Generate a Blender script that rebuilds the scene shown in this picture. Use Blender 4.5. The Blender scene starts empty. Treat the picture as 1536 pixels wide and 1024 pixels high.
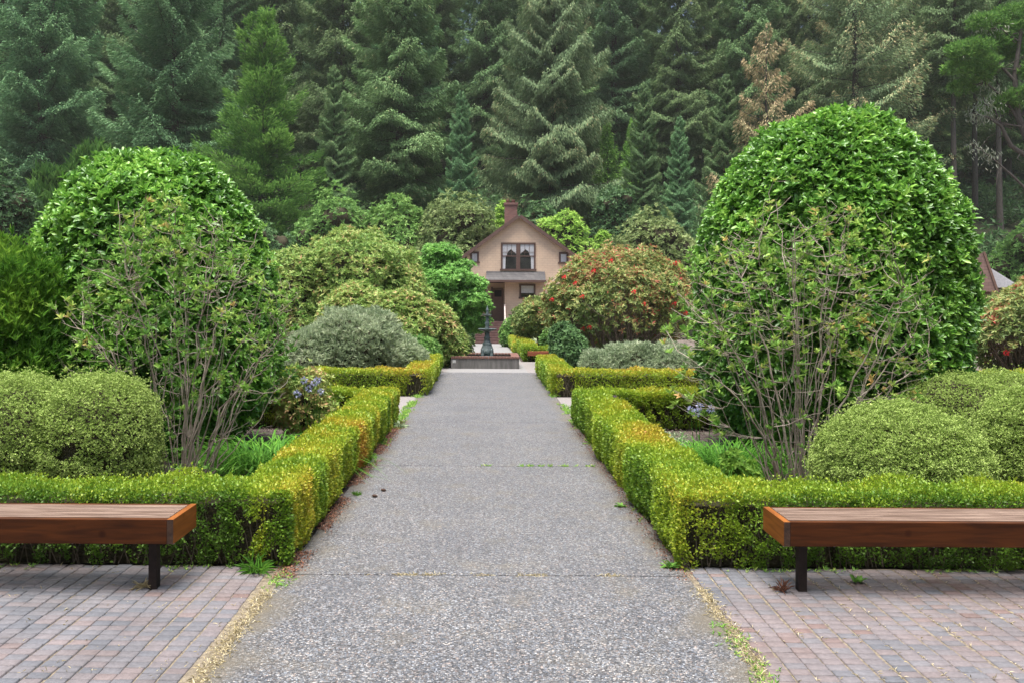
import bpy, bmesh, math, random
import numpy as np
from mathutils import Vector, Matrix

R = math.radians
# ------------------------------------------------------------------ camera, sky, sun, exposure
scn = bpy.context.scene
COL = scn.collection
H_CAM, F_PX, VX, VY = 1.9, 1250.0, 731.0, 455.0
cam = bpy.data.objects.new('camera', bpy.data.cameras.new('camera'))
COL.objects.link(cam)
cam.data.lens = F_PX / 1536 * 36
cam.data.shift_x = (768 - VX) / 1536
cam.data.shift_y = -(512 - VY) / 1536
cam.data.clip_end = 2000
cam.location = (0, 0, H_CAM)
cam.rotation_euler = (R(90), R(-0.3), 0)
scn.camera = cam

SUN_EL, SUN_ROT = 81, 205
world = bpy.data.worlds.new('World')
scn.world = world
world.use_nodes = True
wn = world.node_tree
bg = wn.nodes['Background']
sky = wn.nodes.new('ShaderNodeTexSky')
sky.sky_type = 'NISHITA'
sky.sun_disc = False
sky.sun_elevation = R(SUN_EL)
sky.sun_rotation = R(SUN_ROT)
sky.air_density = 0.9
sky.dust_density = 4.0
sky.ozone_density = 0.6
wn.links.new(sky.outputs[0], bg.inputs[0])
bg.inputs[1].default_value = 0.10
sun = bpy.data.objects.new('sun', bpy.data.lights.new('sun', 'SUN'))
COL.objects.link(sun)
sun.data.energy = 3.5
sun.data.angle = R(42)
sun.data.color = (1.0, 0.96, 0.9)
sun.rotation_euler = (R(-(90 - SUN_EL)), 0, R(-SUN_ROT))
scn.view_settings.view_transform = 'Standard'
scn.view_settings.look = 'None'
scn.view_settings.gamma = 1.0
scn.view_settings.exposure = 1.28
scn.cycles.max_bounces = 7
scn.cycles.diffuse_bounces = 3
scn.cycles.transmission_bounces = 4
scn.cycles.transparent_max_bounces = 6
scn.cycles.volume_bounces = 1
scn.cycles.caustics_reflective = False
scn.cycles.caustics_refractive = False

# ------------------------------------------------------------------ helpers
rng = np.random.default_rng(7)
random.seed(7)

def dgy(py):
    return F_PX * H_CAM / (py - VY)

def X(px, d):
    return (px - VX) * d / F_PX

def Z(py, d):
    return H_CAM - (py - VY) * d / F_PX

def gz(y):
    """height of the ground: level garden, a slight fall to the house, then the wooded hill"""
    y = np.asarray(y, float)
    z = np.where(y < 27, 0, np.where(y < 50, -0.6 * (y - 27) / 23, -0.6))
    t = np.clip(y - 62, 0, None)
    return z + np.where(t < 10, 0.021 * t * t, 0.42 * t - 2.1)

def tag(o, label=None, cat=None, group=None, kind=None):
    if label: o['label'] = label
    if cat: o['category'] = cat
    if group: o['group'] = group
    if kind: o['kind'] = kind
    return o

def thing(name, label, cat, loc=(0, 0, 0), rz=0, group=None):
    o = bpy.data.objects.new(name, None)
    COL.objects.link(o)
    o.location = loc
    o.rotation_euler = (0, 0, rz)
    o.empty_display_size = 0.2
    return tag(o, label, cat, group)

def link(name, me, mat=None, parent=None):
    o = bpy.data.objects.new(name, me)
    COL.objects.link(o)
    if mat is not None:
        me.materials.append(mat)
    if parent is not None:
        o.parent = parent
    return o

def mesh_np(name, V, F, tone=None, smooth=False):
    """V (n,3), F list of (m,k) index arrays"""
    me = bpy.data.meshes.new(name)
    V = np.asarray(V, np.float32)
    if not isinstance(F, (list, tuple)): F = [F]
    F = [np.asarray(f, np.int32) for f in F if len(f)]
    nl = sum(f.size for f in F); nf = sum(len(f) for f in F)
    me.vertices.add(len(V)); me.loops.add(nl); me.polygons.add(nf)
    me.vertices.foreach_set('co', V.ravel())
    me.loops.foreach_set('vertex_index', np.concatenate([f.ravel() for f in F]))
    st, k = [], 0
    for f in F:
        st.append(k + np.arange(len(f), dtype=np.int32) * f.shape[1]); k += f.size
    me.polygons.foreach_set('loop_start', np.concatenate(st).astype(np.int32))
    if smooth:
        me.polygons.foreach_set('use_smooth', np.ones(nf, bool))
    if tone is not None:
        a = me.attributes.new('tone', 'FLOAT', 'POINT')
        a.data.foreach_set('value', np.asarray(tone, np.float32))
    me.update(calc_edges=True)
    return me

def unit(a):
    return a / np.maximum(np.linalg.norm(a, axis=-1, keepdims=True), 1e-9)

def noise(P, freq, seed=0, octaves=1):
    """smooth pseudo-noise, about -1..1"""
    g = np.random.default_rng(1000 + seed)
    out = 0; amp = 1; tot = 0
    for o in range(octaves):
        acc = np.zeros(len(P))
        for i in range(7):
            k = g.normal(size=3); k = k / np.linalg.norm(k) * freq * (0.7 + 0.7 * g.random())
            acc += np.sin(P @ k * 2 * math.pi + g.random() * 6.28)
        out = out + amp * acc / 2.6; tot += amp
        amp *= 0.5; freq *= 2
    return out / tot

TPL = {
    'dia': (np.array([(0, 0, 0), (.45, .5, .10), (1, 0, -.06), (.45, -.5, .10)]), np.array([(0, 2, 1), (0, 3, 2)])),
    'leaf': (np.array([(0, 0, 0), (.5, 0, 0), (1, 0, -.14), (.3, .45, .10), (.72, .36, .04), (.3, -.45, .10), (.72, -.36, .04)]),
             np.array([(0, 1, 3), (1, 4, 3), (1, 2, 4), (0, 5, 1), (1, 5, 6), (1, 6, 2)])),
    'blade': (np.array([(0, .5, 0), (0, -.5, 0), (.35, .5, .13), (.35, -.5, .13), (.7, .4, .12), (.7, -.4, .12), (1, 0, 0)]),
              np.array([(0, 1, 3), (0, 3, 2), (2, 3, 5), (2, 5, 4), (4, 5, 6)])),
}

def leaf_arrays(P, D, U, L, W, tone, tpl='dia'):
    tv, tf = TPL[tpl]
    D = unit(D); S = unit(np.cross(U, D)); N = np.cross(D, S)
    L = np.broadcast_to(L, (len(P),)); W = np.broadcast_to(W, (len(P),))
    V = (P[:, None, :] + D[:, None, :] * (L[:, None, None] * tv[None, :, 0:1])
         + S[:, None, :] * (W[:, None, None] * tv[None, :, 1:2])
         + N[:, None, :] * (L[:, None, None] * tv[None, :, 2:3]))
    m = len(tv)
    F = tf[None] + (np.arange(len(P)) * m)[:, None, None]
    return V.reshape(-1, 3), F.reshape(-1, 3), np.repeat(np.broadcast_to(tone, (len(P),)), m)

def leaves(name, P, D, U, L, W, tone, mat, parent=None, tpl='dia'):
    V, F, T = leaf_arrays(P, D, U, L, W, tone, tpl)
    return link(name, mesh_np(name, V, F, T), mat, parent)

def rosettes(C, O, k, lo=35, hi=80, jit=0.35):
    """k leaves round every point C about its axis O"""
    n = len(C)
    O = unit(O)
    a = np.where(np.abs(O[:, 2:3]) < .9, np.array([[0, 0, 1.]]), np.array([[1., 0, 0]]))
    T1 = unit(np.cross(O, a)); T2 = np.cross(O, T1)
    az = (np.arange(k)[None] * 2.39996 + rng.random((n, 1)) * 6.28 + rng.normal(0, .25, (n, k)))
    el = np.radians(rng.uniform(lo, hi, (n, k)))
    D = (O[:, None] * np.cos(el)[..., None]
         + (T1[:, None] * np.cos(az)[..., None] + T2[:, None] * np.sin(az)[..., None]) * np.sin(el)[..., None])
    D = unit(D + rng.normal(0, jit * .4, D.shape))
    U = np.repeat(O[:, None], k, 1) + rng.normal(0, jit, D.shape)
    P = np.repeat(C[:, None], k, 1)
    return P.reshape(-1, 3), D.reshape(-1, 3), U.reshape(-1, 3)

def lobes_shell(lobes, n, depth=.25, bump=.06, bfreq=1.0, seed=0, zmin=0.0, gap=None, pw=2.0, shoot=.10):
    """points and outward normals near the surface of a union of ellipsoids (pw>2: boxier)"""
    lobes = np.array(lobes, float)
    area = (lobes[:, 3] * lobes[:, 4] + lobes[:, 3] * lobes[:, 5] + lobes[:, 4] * lobes[:, 5])
    w = area / area.sum()
    li = rng.choice(len(lobes), n, p=w)
    d = unit(rng.normal(size=(n, 3)))
    if pw != 2.0:
        d = d / (np.abs(d) ** pw).sum(1, keepdims=True) ** (1 / pw)
    c = lobes[li, :3]; r = lobes[li, 3:6]
    surf = c + d * r
    sh_ = (rng.random(n) < .07) * rng.random(n) * shoot / np.linalg.norm(d * r, axis=1)
    rad = 1 + sh_ + bump * noise(surf, bfreq, seed, 2) - depth * rng.random(n) ** 1.6
    P = c + d * r * rad[:, None]
    N = unit(np.sign(d) * np.abs(d) ** (pw - 1) / r)
    keep = P[:, 2] > zmin
    for j, lb in enumerate(lobes):
        q = (np.abs((P - lb[:3]) / lb[3:6]) ** pw).sum(1) ** (1 / pw)
        keep &= (li == j) | (q > 1 - depth * .8)
    if gap is not None:
        keep &= noise(P, gap[0], seed + 50, 2) > gap[1] - rng.random(n) * .35
    return P[keep], N[keep]

def core_mesh(lobes, k, parent, mat, name='dark_twig_core', zmin=0.02):
    """solid dark hull for the twiggy inside of a shrub, its shade put into the colour"""
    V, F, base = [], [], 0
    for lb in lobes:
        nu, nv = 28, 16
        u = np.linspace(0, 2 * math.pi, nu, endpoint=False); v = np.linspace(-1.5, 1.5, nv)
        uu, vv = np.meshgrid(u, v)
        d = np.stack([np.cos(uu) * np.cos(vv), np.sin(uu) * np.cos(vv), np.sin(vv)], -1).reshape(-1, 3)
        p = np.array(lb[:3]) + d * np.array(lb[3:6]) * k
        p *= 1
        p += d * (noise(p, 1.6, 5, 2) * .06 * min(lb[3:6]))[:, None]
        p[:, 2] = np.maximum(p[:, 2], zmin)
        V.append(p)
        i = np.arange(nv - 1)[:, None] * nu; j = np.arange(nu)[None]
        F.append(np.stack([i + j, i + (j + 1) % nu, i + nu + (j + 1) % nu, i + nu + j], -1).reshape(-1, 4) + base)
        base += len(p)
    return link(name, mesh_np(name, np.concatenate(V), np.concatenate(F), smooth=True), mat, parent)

class Tubes:
    def __init__(self): self.V, self.F, self.n = [], [], 0
    def add(self, pts, r0, r1, sides=5, cap=True):
        pts = np.asarray(pts, float); m = len(pts)
        t = unit(np.gradient(pts, axis=0))
        a = np.array([0, 0, 1.]) if abs(t[0, 2]) < .8 else np.array([1., 0, 0])
        s = unit(np.cross(t, a)); b = np.cross(t, s)
        ang = np.arange(sides) * 2 * math.pi / sides
        r = np.linspace(r0, r1, m) if np.isscalar(r0) else np.asarray(r0)
        ring = (pts[:, None] + (s[:, None] * np.cos(ang)[None, :, None] + b[:, None] * np.sin(ang)[None, :, None]) * r[:, None, None])
        self.V.append(ring.reshape(-1, 3))
        i = np.arange(m - 1)[:, None] * sides; j = np.arange(sides)[None]
        self.F.append(np.stack([i + j, i + (j + 1) % sides, i + sides + (j + 1) % sides, i + sides + j], -1).reshape(-1, 4) + self.n)
        self.n += m * sides
    def build(self, name, mat, parent=None):
        return link(name, mesh_np(name, np.concatenate(self.V), np.concatenate(self.F), smooth=True), mat, parent)

class MB:
    """collects boxes, lathes and polygons into one mesh"""
    def __init__(self): self.bm = bmesh.new()
    def box(self, x0, x1, y0, y1, z0, z1, bev=0):
        M = Matrix.Translation(((x0 + x1) / 2, (y0 + y1) / 2, (z0 + z1) / 2)) @ Matrix.Diagonal((abs(x1 - x0), abs(y1 - y0), abs(z1 - z0), 1))
        r = bmesh.ops.create_cube(self.bm, size=1, matrix=M)
        if bev:
            es = list({e for v in r['verts'] for e in v.link_edges})
            bmesh.ops.bevel(self.bm, geom=es, offset=bev, segments=2, affect='EDGES', profile=.6)
        return self
    def prism(self, pts, off):
        vs = [self.bm.verts.new(p) for p in pts]
        f = self.bm.faces.new(vs)
        r = bmesh.ops.extrude_face_region(self.bm, geom=[f])
        bmesh.ops.translate(self.bm, vec=off, verts=[v for v in r['geom'] if isinstance(v, bmesh.types.BMVert)])
        bmesh.ops.recalc_face_normals(self.bm, faces=self.bm.faces[:])
        return self
    def lathe(self, c, prof, seg=24):
        rings = []
        for r, z in prof:
            rings.append([self.bm.verts.new((c[0] + r * math.cos(a * 2 * math.pi / seg), c[1] + r * math.sin(a * 2 * math.pi / seg), c[2] + z)) for a in range(seg)])
        for A, B in zip(rings, rings[1:]):
            for i in range(seg):
                f = self.bm.faces.new((A[i], A[(i + 1) % seg], B[(i + 1) % seg], B[i])); f.smooth = True
        self.bm.faces.new(rings[-1]); self.bm.faces.new(rings[0][::-1])
        return self
    def build(self, name, mat, parent=None):
        me = bpy.data.meshes.new(name)
        self.bm.to_mesh(me); self.bm.free()
        return link(name, me, mat, parent)

# ------------------------------------------------------------------ materials
def mat_new(name):
    m = bpy.data.materials.new(name); m.use_nodes = True
    nt = m.node_tree
    return m, nt, nt.nodes['Principled BSDF']

def node(nt, t, **kw):
    n = nt.nodes.new(t)
    for k, v in kw.items():
        if k in n.inputs.keys() if isinstance(k, str) else False: n.inputs[k].default_value = v
        else: setattr(n, k, v)
    return n

def ramp(nt, fac, stops):
    r = nt.nodes.new('ShaderNodeValToRGB')
    e = r.color_ramp.elements
    while len(e) < len(stops): e.new(.5)
    for q, (p, c) in zip(e, stops):
        q.position = p; q.color = (*c, 1)
    nt.links.new(fac, r.inputs[0])
    return r

def leaf_mat(name, stops, rough=.5, spec=.35, transl=.25, vary=0.0, gain=1.55):
    stops = [(p, tuple(min(.8, q * gain) for q in c)) for p, c in stops]
    transl = transl * 1.1
    m, nt, b = mat_new(name)
    at = node(nt, 'ShaderNodeAttribute', attribute_name='tone')
    r = ramp(nt, at.outputs['Fac'], stops)
    col = r.outputs[0]
    if vary:
        oi = nt.nodes.new('ShaderNodeObjectInfo')
        hs = nt.nodes.new('ShaderNodeHueSaturation')
        mr = node(nt, 'ShaderNodeMapRange'); mr.inputs[3].default_value = 1 - vary; mr.inputs[4].default_value = 1 + vary
        nt.links.new(oi.outputs['Random'], mr.inputs[0]); nt.links.new(mr.outputs[0], hs.inputs['Value'])
        m2 = node(nt, 'ShaderNodeMapRange'); m2.inputs[3].default_value = .5 - vary * .06; m2.inputs[4].default_value = .5 + vary * .06
        ml = node(nt, 'ShaderNodeMath', operation='FRACT'); mu = node(nt, 'ShaderNodeMath', operation='MULTIPLY'); mu.inputs[1].default_value = 7.31
        nt.links.new(oi.outputs['Random'], mu.inputs[0]); nt.links.new(mu.outputs[0], ml.inputs[0])
        nt.links.new(ml.outputs[0], m2.inputs[0]); nt.links.new(m2.outputs[0], hs.inputs['Hue'])
        nt.links.new(col, hs.inputs['Color']); col = hs.outputs[0]
    nt.links.new(col, b.inputs['Base Color'])
    b.inputs['Roughness'].default_value = rough
    b.inputs['Specular IOR Level'].default_value = spec
    if transl:
        t = nt.nodes.new('ShaderNodeBsdfTranslucent')
        g = node(nt, 'ShaderNodeGamma'); g.inputs[1].default_value = .85
        nt.links.new(col, g.inputs[0]); nt.links.new(g.outputs[0], t.inputs[0])
        mx = nt.nodes.new('ShaderNodeMixShader'); mx.inputs[0].default_value = transl
        nt.links.new(b.outputs[0], mx.inputs[1]); nt.links.new(t.outputs[0], mx.inputs[2])
        nt.links.new(mx.outputs[0], nt.nodes['Material Output'].inputs[0])
    return m

def noise_mat(name, stops, scale=5, rough=.8, bump=.3, detail=6, stretch=(1, 1, 1), spec=.3, bdist=.02, rough_in=.6):
    m, nt, b = mat_new(name)
    tc = nt.nodes.new('ShaderNodeTexCoord')
    mp = nt.nodes.new('ShaderNodeMapping'); mp.inputs['Scale'].default_value = stretch
    nz = nt.nodes.new('ShaderNodeTexNoise'); nz.inputs['Scale'].default_value = scale; nz.inputs['Detail'].default_value = detail
    nz.inputs['Roughness'].default_value = rough_in
    nt.links.new(tc.outputs['Object'], mp.inputs[0]); nt.links.new(mp.outputs[0], nz.inputs['Vector'])
    r = ramp(nt, nz.outputs['Fac'], stops)
    nt.links.new(r.outputs[0], b.inputs['Base Color'])
    b.inputs['Roughness'].default_value = rough; b.inputs['Specular IOR Level'].default_value = spec
    if bump:
        bp = nt.nodes.new('ShaderNodeBump'); bp.inputs['Strength'].default_value = bump; bp.inputs['Distance'].default_value = bdist
        nt.links.new(nz.outputs['Fac'], bp.inputs['Height']); nt.links.new(bp.outputs[0], b.inputs['Normal'])
    return m

M_bark = noise_mat('bark', [(.3, (.045, .036, .03)), (.7, (.13, .11, .095))], 6, .9, .6, stretch=(3, 3, .6))
M_twig = noise_mat('twig', [(.3, (.09, .07, .05)), (.7, (.22, .18, .14))], 14, .85, .3)
M_twig_pale = noise_mat('pale twig', [(.3, (.16, .12, .09)), (.7, (.46, .40, .34))], 9, .85, .3)
M_twig_shade = noise_mat('shaded twig mass', [(.35, (.025, .022, .014)), (.65, (.07, .06, .03))], 30, .95, 1.0, bdist=.05)  # twig colour darkened to stand in for the shade inside crowns
M_laurel = leaf_mat('laurel leaves', [(0, (.022, .062, .012)), (.45, (.058, .145, .020)), (.8, (.115, .245, .032)), (1, (.18, .31, .05))], .34, .5, .22, gain=1.85)
M_hedge = leaf_mat('box hedge leaves', [(0, (.03, .075, .010)), (.35, (.085, .17, .014)), (.6, (.19, .26, .018)), (.8, (.30, .27, .025)), (1, (.34, .15, .03))], .45, .4, .28, gain=1.6)
M_hedge_far = M_hedge
M_globe = leaf_mat('golden conifer sprays', [(0, (.05, .10, .022)), (.4, (.135, .195, .042)), (.75, (.25, .325, .095)), (1, (.40, .45, .18))], .65, .2, .1, gain=1.75)
M_azalea = leaf_mat('azalea leaves', [(0, (.04, .105, .02)), (.45, (.11, .22, .036)), (.82, (.21, .29, .06)), (1, (.36, .23, .09))], .5, .2, .28, gain=1.75)
M_feather = leaf_mat('feathery needles', [(0, (.022, .07, .010)), (.5, (.06, .16, .015)), (1, (.16, .28, .03))], .55, .3, .3, gain=1.8)
M_grey = leaf_mat('silver foliage', [(0, (.11, .16, .08)), (.5, (.24, .30, .18)), (1, (.42, .46, .32))], .7, .2, .2, gain=1.5)
M_rhodo_y = leaf_mat('yellowing rhododendron leaves', [(0, (.075, .15, .032)), (.4, (.165, .27, .058)), (.8, (.29, .34, .10)), (1, (.40, .25, .13))], .5, .3, .25, gain=1.4)
M_rhodo_r = leaf_mat('reddening rhododendron leaves', [(0, (.06, .10, .03)), (.4, (.13, .19, .05)), (.7, (.24, .25, .08)), (.88, (.30, .12, .07)), (1, (.33, .06, .05))], .5, .3, .25, gain=1.5)
M_dog = leaf_mat('bright tree leaves', [(0, (.05, .13, .03)), (.5, (.11, .25, .05)), (1, (.21, .37, .09))], .5, .3, .3, gain=1.6)
M_bush_g = leaf_mat('mid green bush leaves', [(0, (.04, .10, .025)), (.5, (.09, .19, .04)), (1, (.17, .28, .07))], .55, .25, .28)
M_bush_o = leaf_mat('olive bush leaves', [(0, (.06, .10, .03)), (.5, (.13, .18, .06)), (1, (.23, .27, .11))], .6, .25, .25)
M_bush_l = leaf_mat('lime bush leaves', [(0, (.10, .20, .03)), (.5, (.20, .34, .05)), (1, (.33, .44, .10))], .55, .25, .3)
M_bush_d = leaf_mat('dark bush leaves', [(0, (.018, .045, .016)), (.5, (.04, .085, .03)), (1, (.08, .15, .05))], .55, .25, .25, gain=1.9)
M_lily = leaf_mat('strap leaves', [(0, (.03, .10, .012)), (.5, (.085, .22, .025)), (1, (.18, .34, .05))], .55, .15, .3)
M_spruce = leaf_mat('spruce needles', [(0, (.024, .048, .018)), (.5, (.058, .102, .038)), (.85, (.105, .15, .064)), (1, (.19, .18, .095))], .65, .2, .15, .22, gain=2.7)
M_blue = leaf_mat('blue green needles', [(0, (.022, .052, .023)), (.5, (.058, .114, .050)), (1, (.13, .20, .098))], .65, .2, .15, .15, gain=2.7)
M_olive = leaf_mat('grey olive needles', [(0, (.03, .055, .024)), (.5, (.066, .105, .048)), (.85, (.115, .145, .07)), (1, (.20, .17, .09))], .65, .2, .15, .1, gain=2.7)
M_green = leaf_mat('grass green needles', [(0, (.02, .06, .012)), (.5, (.062, .135, .026)), (1, (.14, .24, .05))], .6, .2, .18, .1, gain=2.2)
M_rust = leaf_mat('rusty dying needles', [(0, (.08, .10, .045)), (.4, (.17, .155, .08)), (1, (.36, .27, .16))], .75, .15, .15, gain=1.7)
M_straw = leaf_mat('straw', [(0, (.25, .20, .10)), (.6, (.50, .43, .26)), (1, (.68, .62, .44))], .8, .2, .2, gain=1)
M_weed = leaf_mat('weed', [(0, (.05, .13, .02)), (.6, (.13, .27, .04)), (1, (.30, .36, .08))], .6, .3, .25)
M_litter = leaf_mat('leaf litter', [(0, (.06, .035, .025)), (.5, (.22, .10, .065)), (1, (.42, .25, .16))], .85, .2, .05, gain=1)
M_mulch = leaf_mat('bark mulch', [(0, (.05, .035, .03)), (.5, (.16, .115, .10)), (1, (.36, .29, .26))], .9, .2, 0, gain=1)
M_soil = noise_mat('soil', [(.3, (.06, .046, .04)), (.7, (.20, .165, .145))], 9, .95, .8, 10, bdist=.04)
M_hill = noise_mat('forest floor', [(.3, (.016, .02, .010)), (.7, (.05, .055, .025))], .6, .95, .8, 8, bdist=.5)

# exposed aggregate path
M_path, nt, b = mat_new('exposed aggregate')
tc = nt.nodes.new('ShaderNodeTexCoord')
v1 = node(nt, 'ShaderNodeTexVoronoi'); v1.inputs['Scale'].default_value = 95; v1.inputs['Randomness'].default_value = 1
v2 = node(nt, 'ShaderNodeTexVoronoi'); v2.inputs['Scale'].default_value = 95; v2.feature = 'DISTANCE_TO_EDGE'
nz = node(nt, 'ShaderNodeTexNoise'); nz.inputs['Scale'].default_value = 1.3; nz.inputs['Detail'].default_value = 5
for n_ in (v1, v2, nz): nt.links.new(tc.outputs['Object'], n_.inputs['Vector'])
sx = nt.nodes.new('ShaderNodeSeparateColor'); nt.links.new(v1.outputs['Color'], sx.inputs[0])
r1 = ramp(nt, sx.outputs[0], [(0, (.035, .036, .041)), (.3, (.088, .091, .099)), (.6, (.155, .158, .167)), (.85, (.23, .232, .24)), (1, (.40, .395, .39))])
r2 = ramp(nt, sx.outputs[1], [(0, (.80, .92, 1.08)), (.5, (1, 1, 1)), (.9, (1.1, .98, .88)), (1, (1.15, .85, .72))])
mx = node(nt, 'ShaderNodeMix', data_type='RGBA', blend_type='MULTIPLY'); mx.inputs[0].default_value = .8
nt.links.new(r1.outputs[0], mx.inputs[6]); nt.links.new(r2.outputs[0], mx.inputs[7])
r3 = ramp(nt, v2.outputs['Distance'], [(.0, (.42, .42, .42)), (.10, (1, 1, 1))])
mx2 = node(nt, 'ShaderNodeMix', data_type='RGBA', blend_type='MULTIPLY'); mx2.inputs[0].default_value = .85
nt.links.new(mx.outputs[2], mx2.inputs[6]); nt.links.new(r3.outputs[0], mx2.inputs[7])
r4 = ramp(nt, nz.outputs['Fac'], [(.3, (.86, .86, .88)), (.7, (1.08, 1.07, 1.05))])
mx3 = node(nt, 'ShaderNodeMix', data_type='RGBA', blend_type='MULTIPLY'); mx3.inputs[0].default_value = 1
nt.links.new(mx2.outputs[2], mx3.inputs[6]); nt.links.new(r4.outputs[0], mx3.inputs[7])
sep = nt.nodes.new('ShaderNodeSeparateXYZ'); nt.links.new(tc.outputs['Object'], sep.inputs[0])
ab = node(nt, 'ShaderNodeMath', operation='ABSOLUTE'); nt.links.new(sep.outputs['X'], ab.inputs[0])
nz3 = node(nt, 'ShaderNodeTexNoise'); nz3.inputs['Scale'].default_value = 2.6; nz3.inputs['Detail'].default_value = 7; nt.links.new(tc.outputs['Object'], nz3.inputs['Vector'])
me_ = node(nt, 'ShaderNodeMapRange'); me_.inputs[1].default_value = 1.1; me_.inputs[2].default_value = 1.40; me_.inputs[4].default_value = .75; nt.links.new(ab.outputs[0], me_.inputs[0])
su = node(nt, 'ShaderNodeMath', operation='MULTIPLY_ADD'); su.inputs[1].default_value = 1.0; nt.links.new(me_.outputs[0], su.inputs[0])
m01 = node(nt, 'ShaderNodeMapRange'); m01.inputs[1].default_value = .35; m01.inputs[2].default_value = .7; m01.inputs[3].default_value = -.45; m01.inputs[4].default_value = .35; nt.links.new(nz3.outputs['Fac'], m01.inputs[0])
nt.links.new(m01.outputs[0], su.inputs[2]); su.use_clamp = True
mx4 = node(nt, 'ShaderNodeMix', data_type='RGBA'); mx4.inputs[7].default_value = (.13, .11, .075, 1)
nt.links.new(su.outputs[0], mx4.inputs[0]); nt.links.new(mx3.outputs[2], mx4.inputs[6])
nt.links.new(mx4.outputs[2], b.inputs['Base Color'])
bp = nt.nodes.new('ShaderNodeBump'); bp.inputs['Strength'].default_value = .7; bp.inputs['Distance'].default_value = .006
ad = node(nt, 'ShaderNodeMath', operation='ADD'); nt.links.new(sx.outputs[2], ad.inputs[0])
r5 = node(nt, 'ShaderNodeMapRange'); r5.inputs[2].default_value = .12; nt.links.new(v2.outputs['Distance'], r5.inputs[0]); nt.links.new(r5.outputs[0], ad.inputs[1])
nt.links.new(ad.outputs[0], bp.inputs['Height']); nt.links.new(bp.outputs[0], b.inputs['Normal'])
b.inputs['Roughness'].default_value = .6; b.inputs['Specular IOR Level'].default_value = .35
b.inputs['Sheen Weight'].default_value = .12; b.inputs['Sheen Roughness'].default_value = .5

M_gravel = noise_mat('pale gravel', [(.25, (.13, .12, .116)), (.55, (.22, .202, .196)), (.8, (.34, .318, .305))], 90, .9, .5, 3, bdist=.006)

# paving bricks: one tone per brick
M_brick, nt, b = mat_new('paving brick')
at = node(nt, 'ShaderNodeAttribute', attribute_name='tone')
r1 = ramp(nt, at.outputs['Fac'], [(0, (.118, .123, .14)), (.25, (.148, .145, .158)), (.5, (.168, .15, .157)), (.8, (.18, .148, .147)), (1, (.16, .113, .105))])
tc = nt.nodes.new('ShaderNodeTexCoord')
nz = node(nt, 'ShaderNodeTexNoise'); nz.inputs['Scale'].default_value = 45; nz.inputs['Detail'].default_value = 8; nz.inputs['Roughness'].default_value = .7
nz2 = node(nt, 'ShaderNodeTexNoise'); nz2.inputs['Scale'].default_value = 2.2; nz2.inputs['Detail'].default_value = 5
for n_ in (nz, nz2): nt.links.new(tc.outputs['Object'], n_.inputs['Vector'])
r2 = ramp(nt, nz.outputs['Fac'], [(.25, (.68, .68, .68)), (.75, (1.2, 1.2, 1.2))])
r3 = ramp(nt, nz2.outputs['Fac'], [(.3, (.8, .79, .78)), (.7, (1.12, 1.12, 1.12))])
m1 = node(nt, 'ShaderNodeMix', data_type='RGBA', blend_type='MULTIPLY'); m1.inputs[0].default_value = 1
m2 = node(nt, 'ShaderNodeMix', data_type='RGBA', blend_type='MULTIPLY'); m2.inputs[0].default_value = 1
nt.links.new(r1.outputs[0], m1.inputs[6]); nt.links.new(r2.outputs[0], m1.inputs[7])
nt.links.new(m1.outputs[2], m2.inputs[6]); nt.links.new(r3.outputs[0], m2.inputs[7])
nt.links.new(m2.outputs[2], b.inputs['Base Color'])
bp = nt.nodes.new('ShaderNodeBump'); bp.inputs['Strength'].default_value = .5; bp.inputs['Distance'].default_value = .004
nt.links.new(nz.outputs['Fac'], bp.inputs['Height']); nt.links.new(bp.outputs[0], b.inputs['Normal'])
b.inputs['Roughness'].default_value = .75; b.inputs['Specular IOR Level'].default_value = .3

def wood_mat(name, c0, c1, knots=True, rough=.5, ax='x', spec=.18):
    m, nt, b = mat_new(name)
    tc = nt.nodes.new('ShaderNodeTexCoord')
    mp = nt.nodes.new('ShaderNodeMapping')
    mp.inputs['Scale'].default_value = {'x': (1.2, 14, 14), 'y': (14, 1.2, 14), 'z': (14, 14, 1.2)}[ax]
    nz = node(nt, 'ShaderNodeTexNoise'); nz.inputs['Scale'].default_value = 2.2; nz.inputs['Detail'].default_value = 8; nz.inputs['Distortion'].default_value = .8
    nt.links.new(tc.outputs['Object'], mp.inputs[0]); nt.links.new(mp.outputs[0], nz.inputs['Vector'])
    r = ramp(nt, nz.outputs['Fac'], [(.28, c0), (.72, c1)])
    col = r.outputs[0]
    if knots:
        vo = node(nt, 'ShaderNodeTexVoronoi'); vo.inputs['Scale'].default_value = 4.6
        nt.links.new(tc.outputs['Object'], vo.inputs['Vector'])
        rk = ramp(nt, vo.outputs['Distance'], [(.03, (.16, .12, .10)), (.10, (.6, .5, .45)), (.16, (1, 1, 1))])
        mk = node(nt, 'ShaderNodeMix', data_type='RGBA', blend_type='MULTIPLY'); mk.inputs[0].default_value = 1
        nt.links.new(col, mk.inputs[6]); nt.links.new(rk.outputs[0], mk.inputs[7]); col = mk.outputs[2]
    nt.links.new(col, b.inputs['Base Color'])
    bp = nt.nodes.new('ShaderNodeBump'); bp.inputs['Strength'].default_value = .25; bp.inputs['Distance'].default_value = .004
    nt.links.new(nz.outputs['Fac'], bp.inputs['Height']); nt.links.new(bp.outputs[0], b.inputs['Normal'])
    b.inputs['Roughness'].default_value = rough; b.inputs['Specular IOR Level'].default_value = spec
    return m

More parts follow.
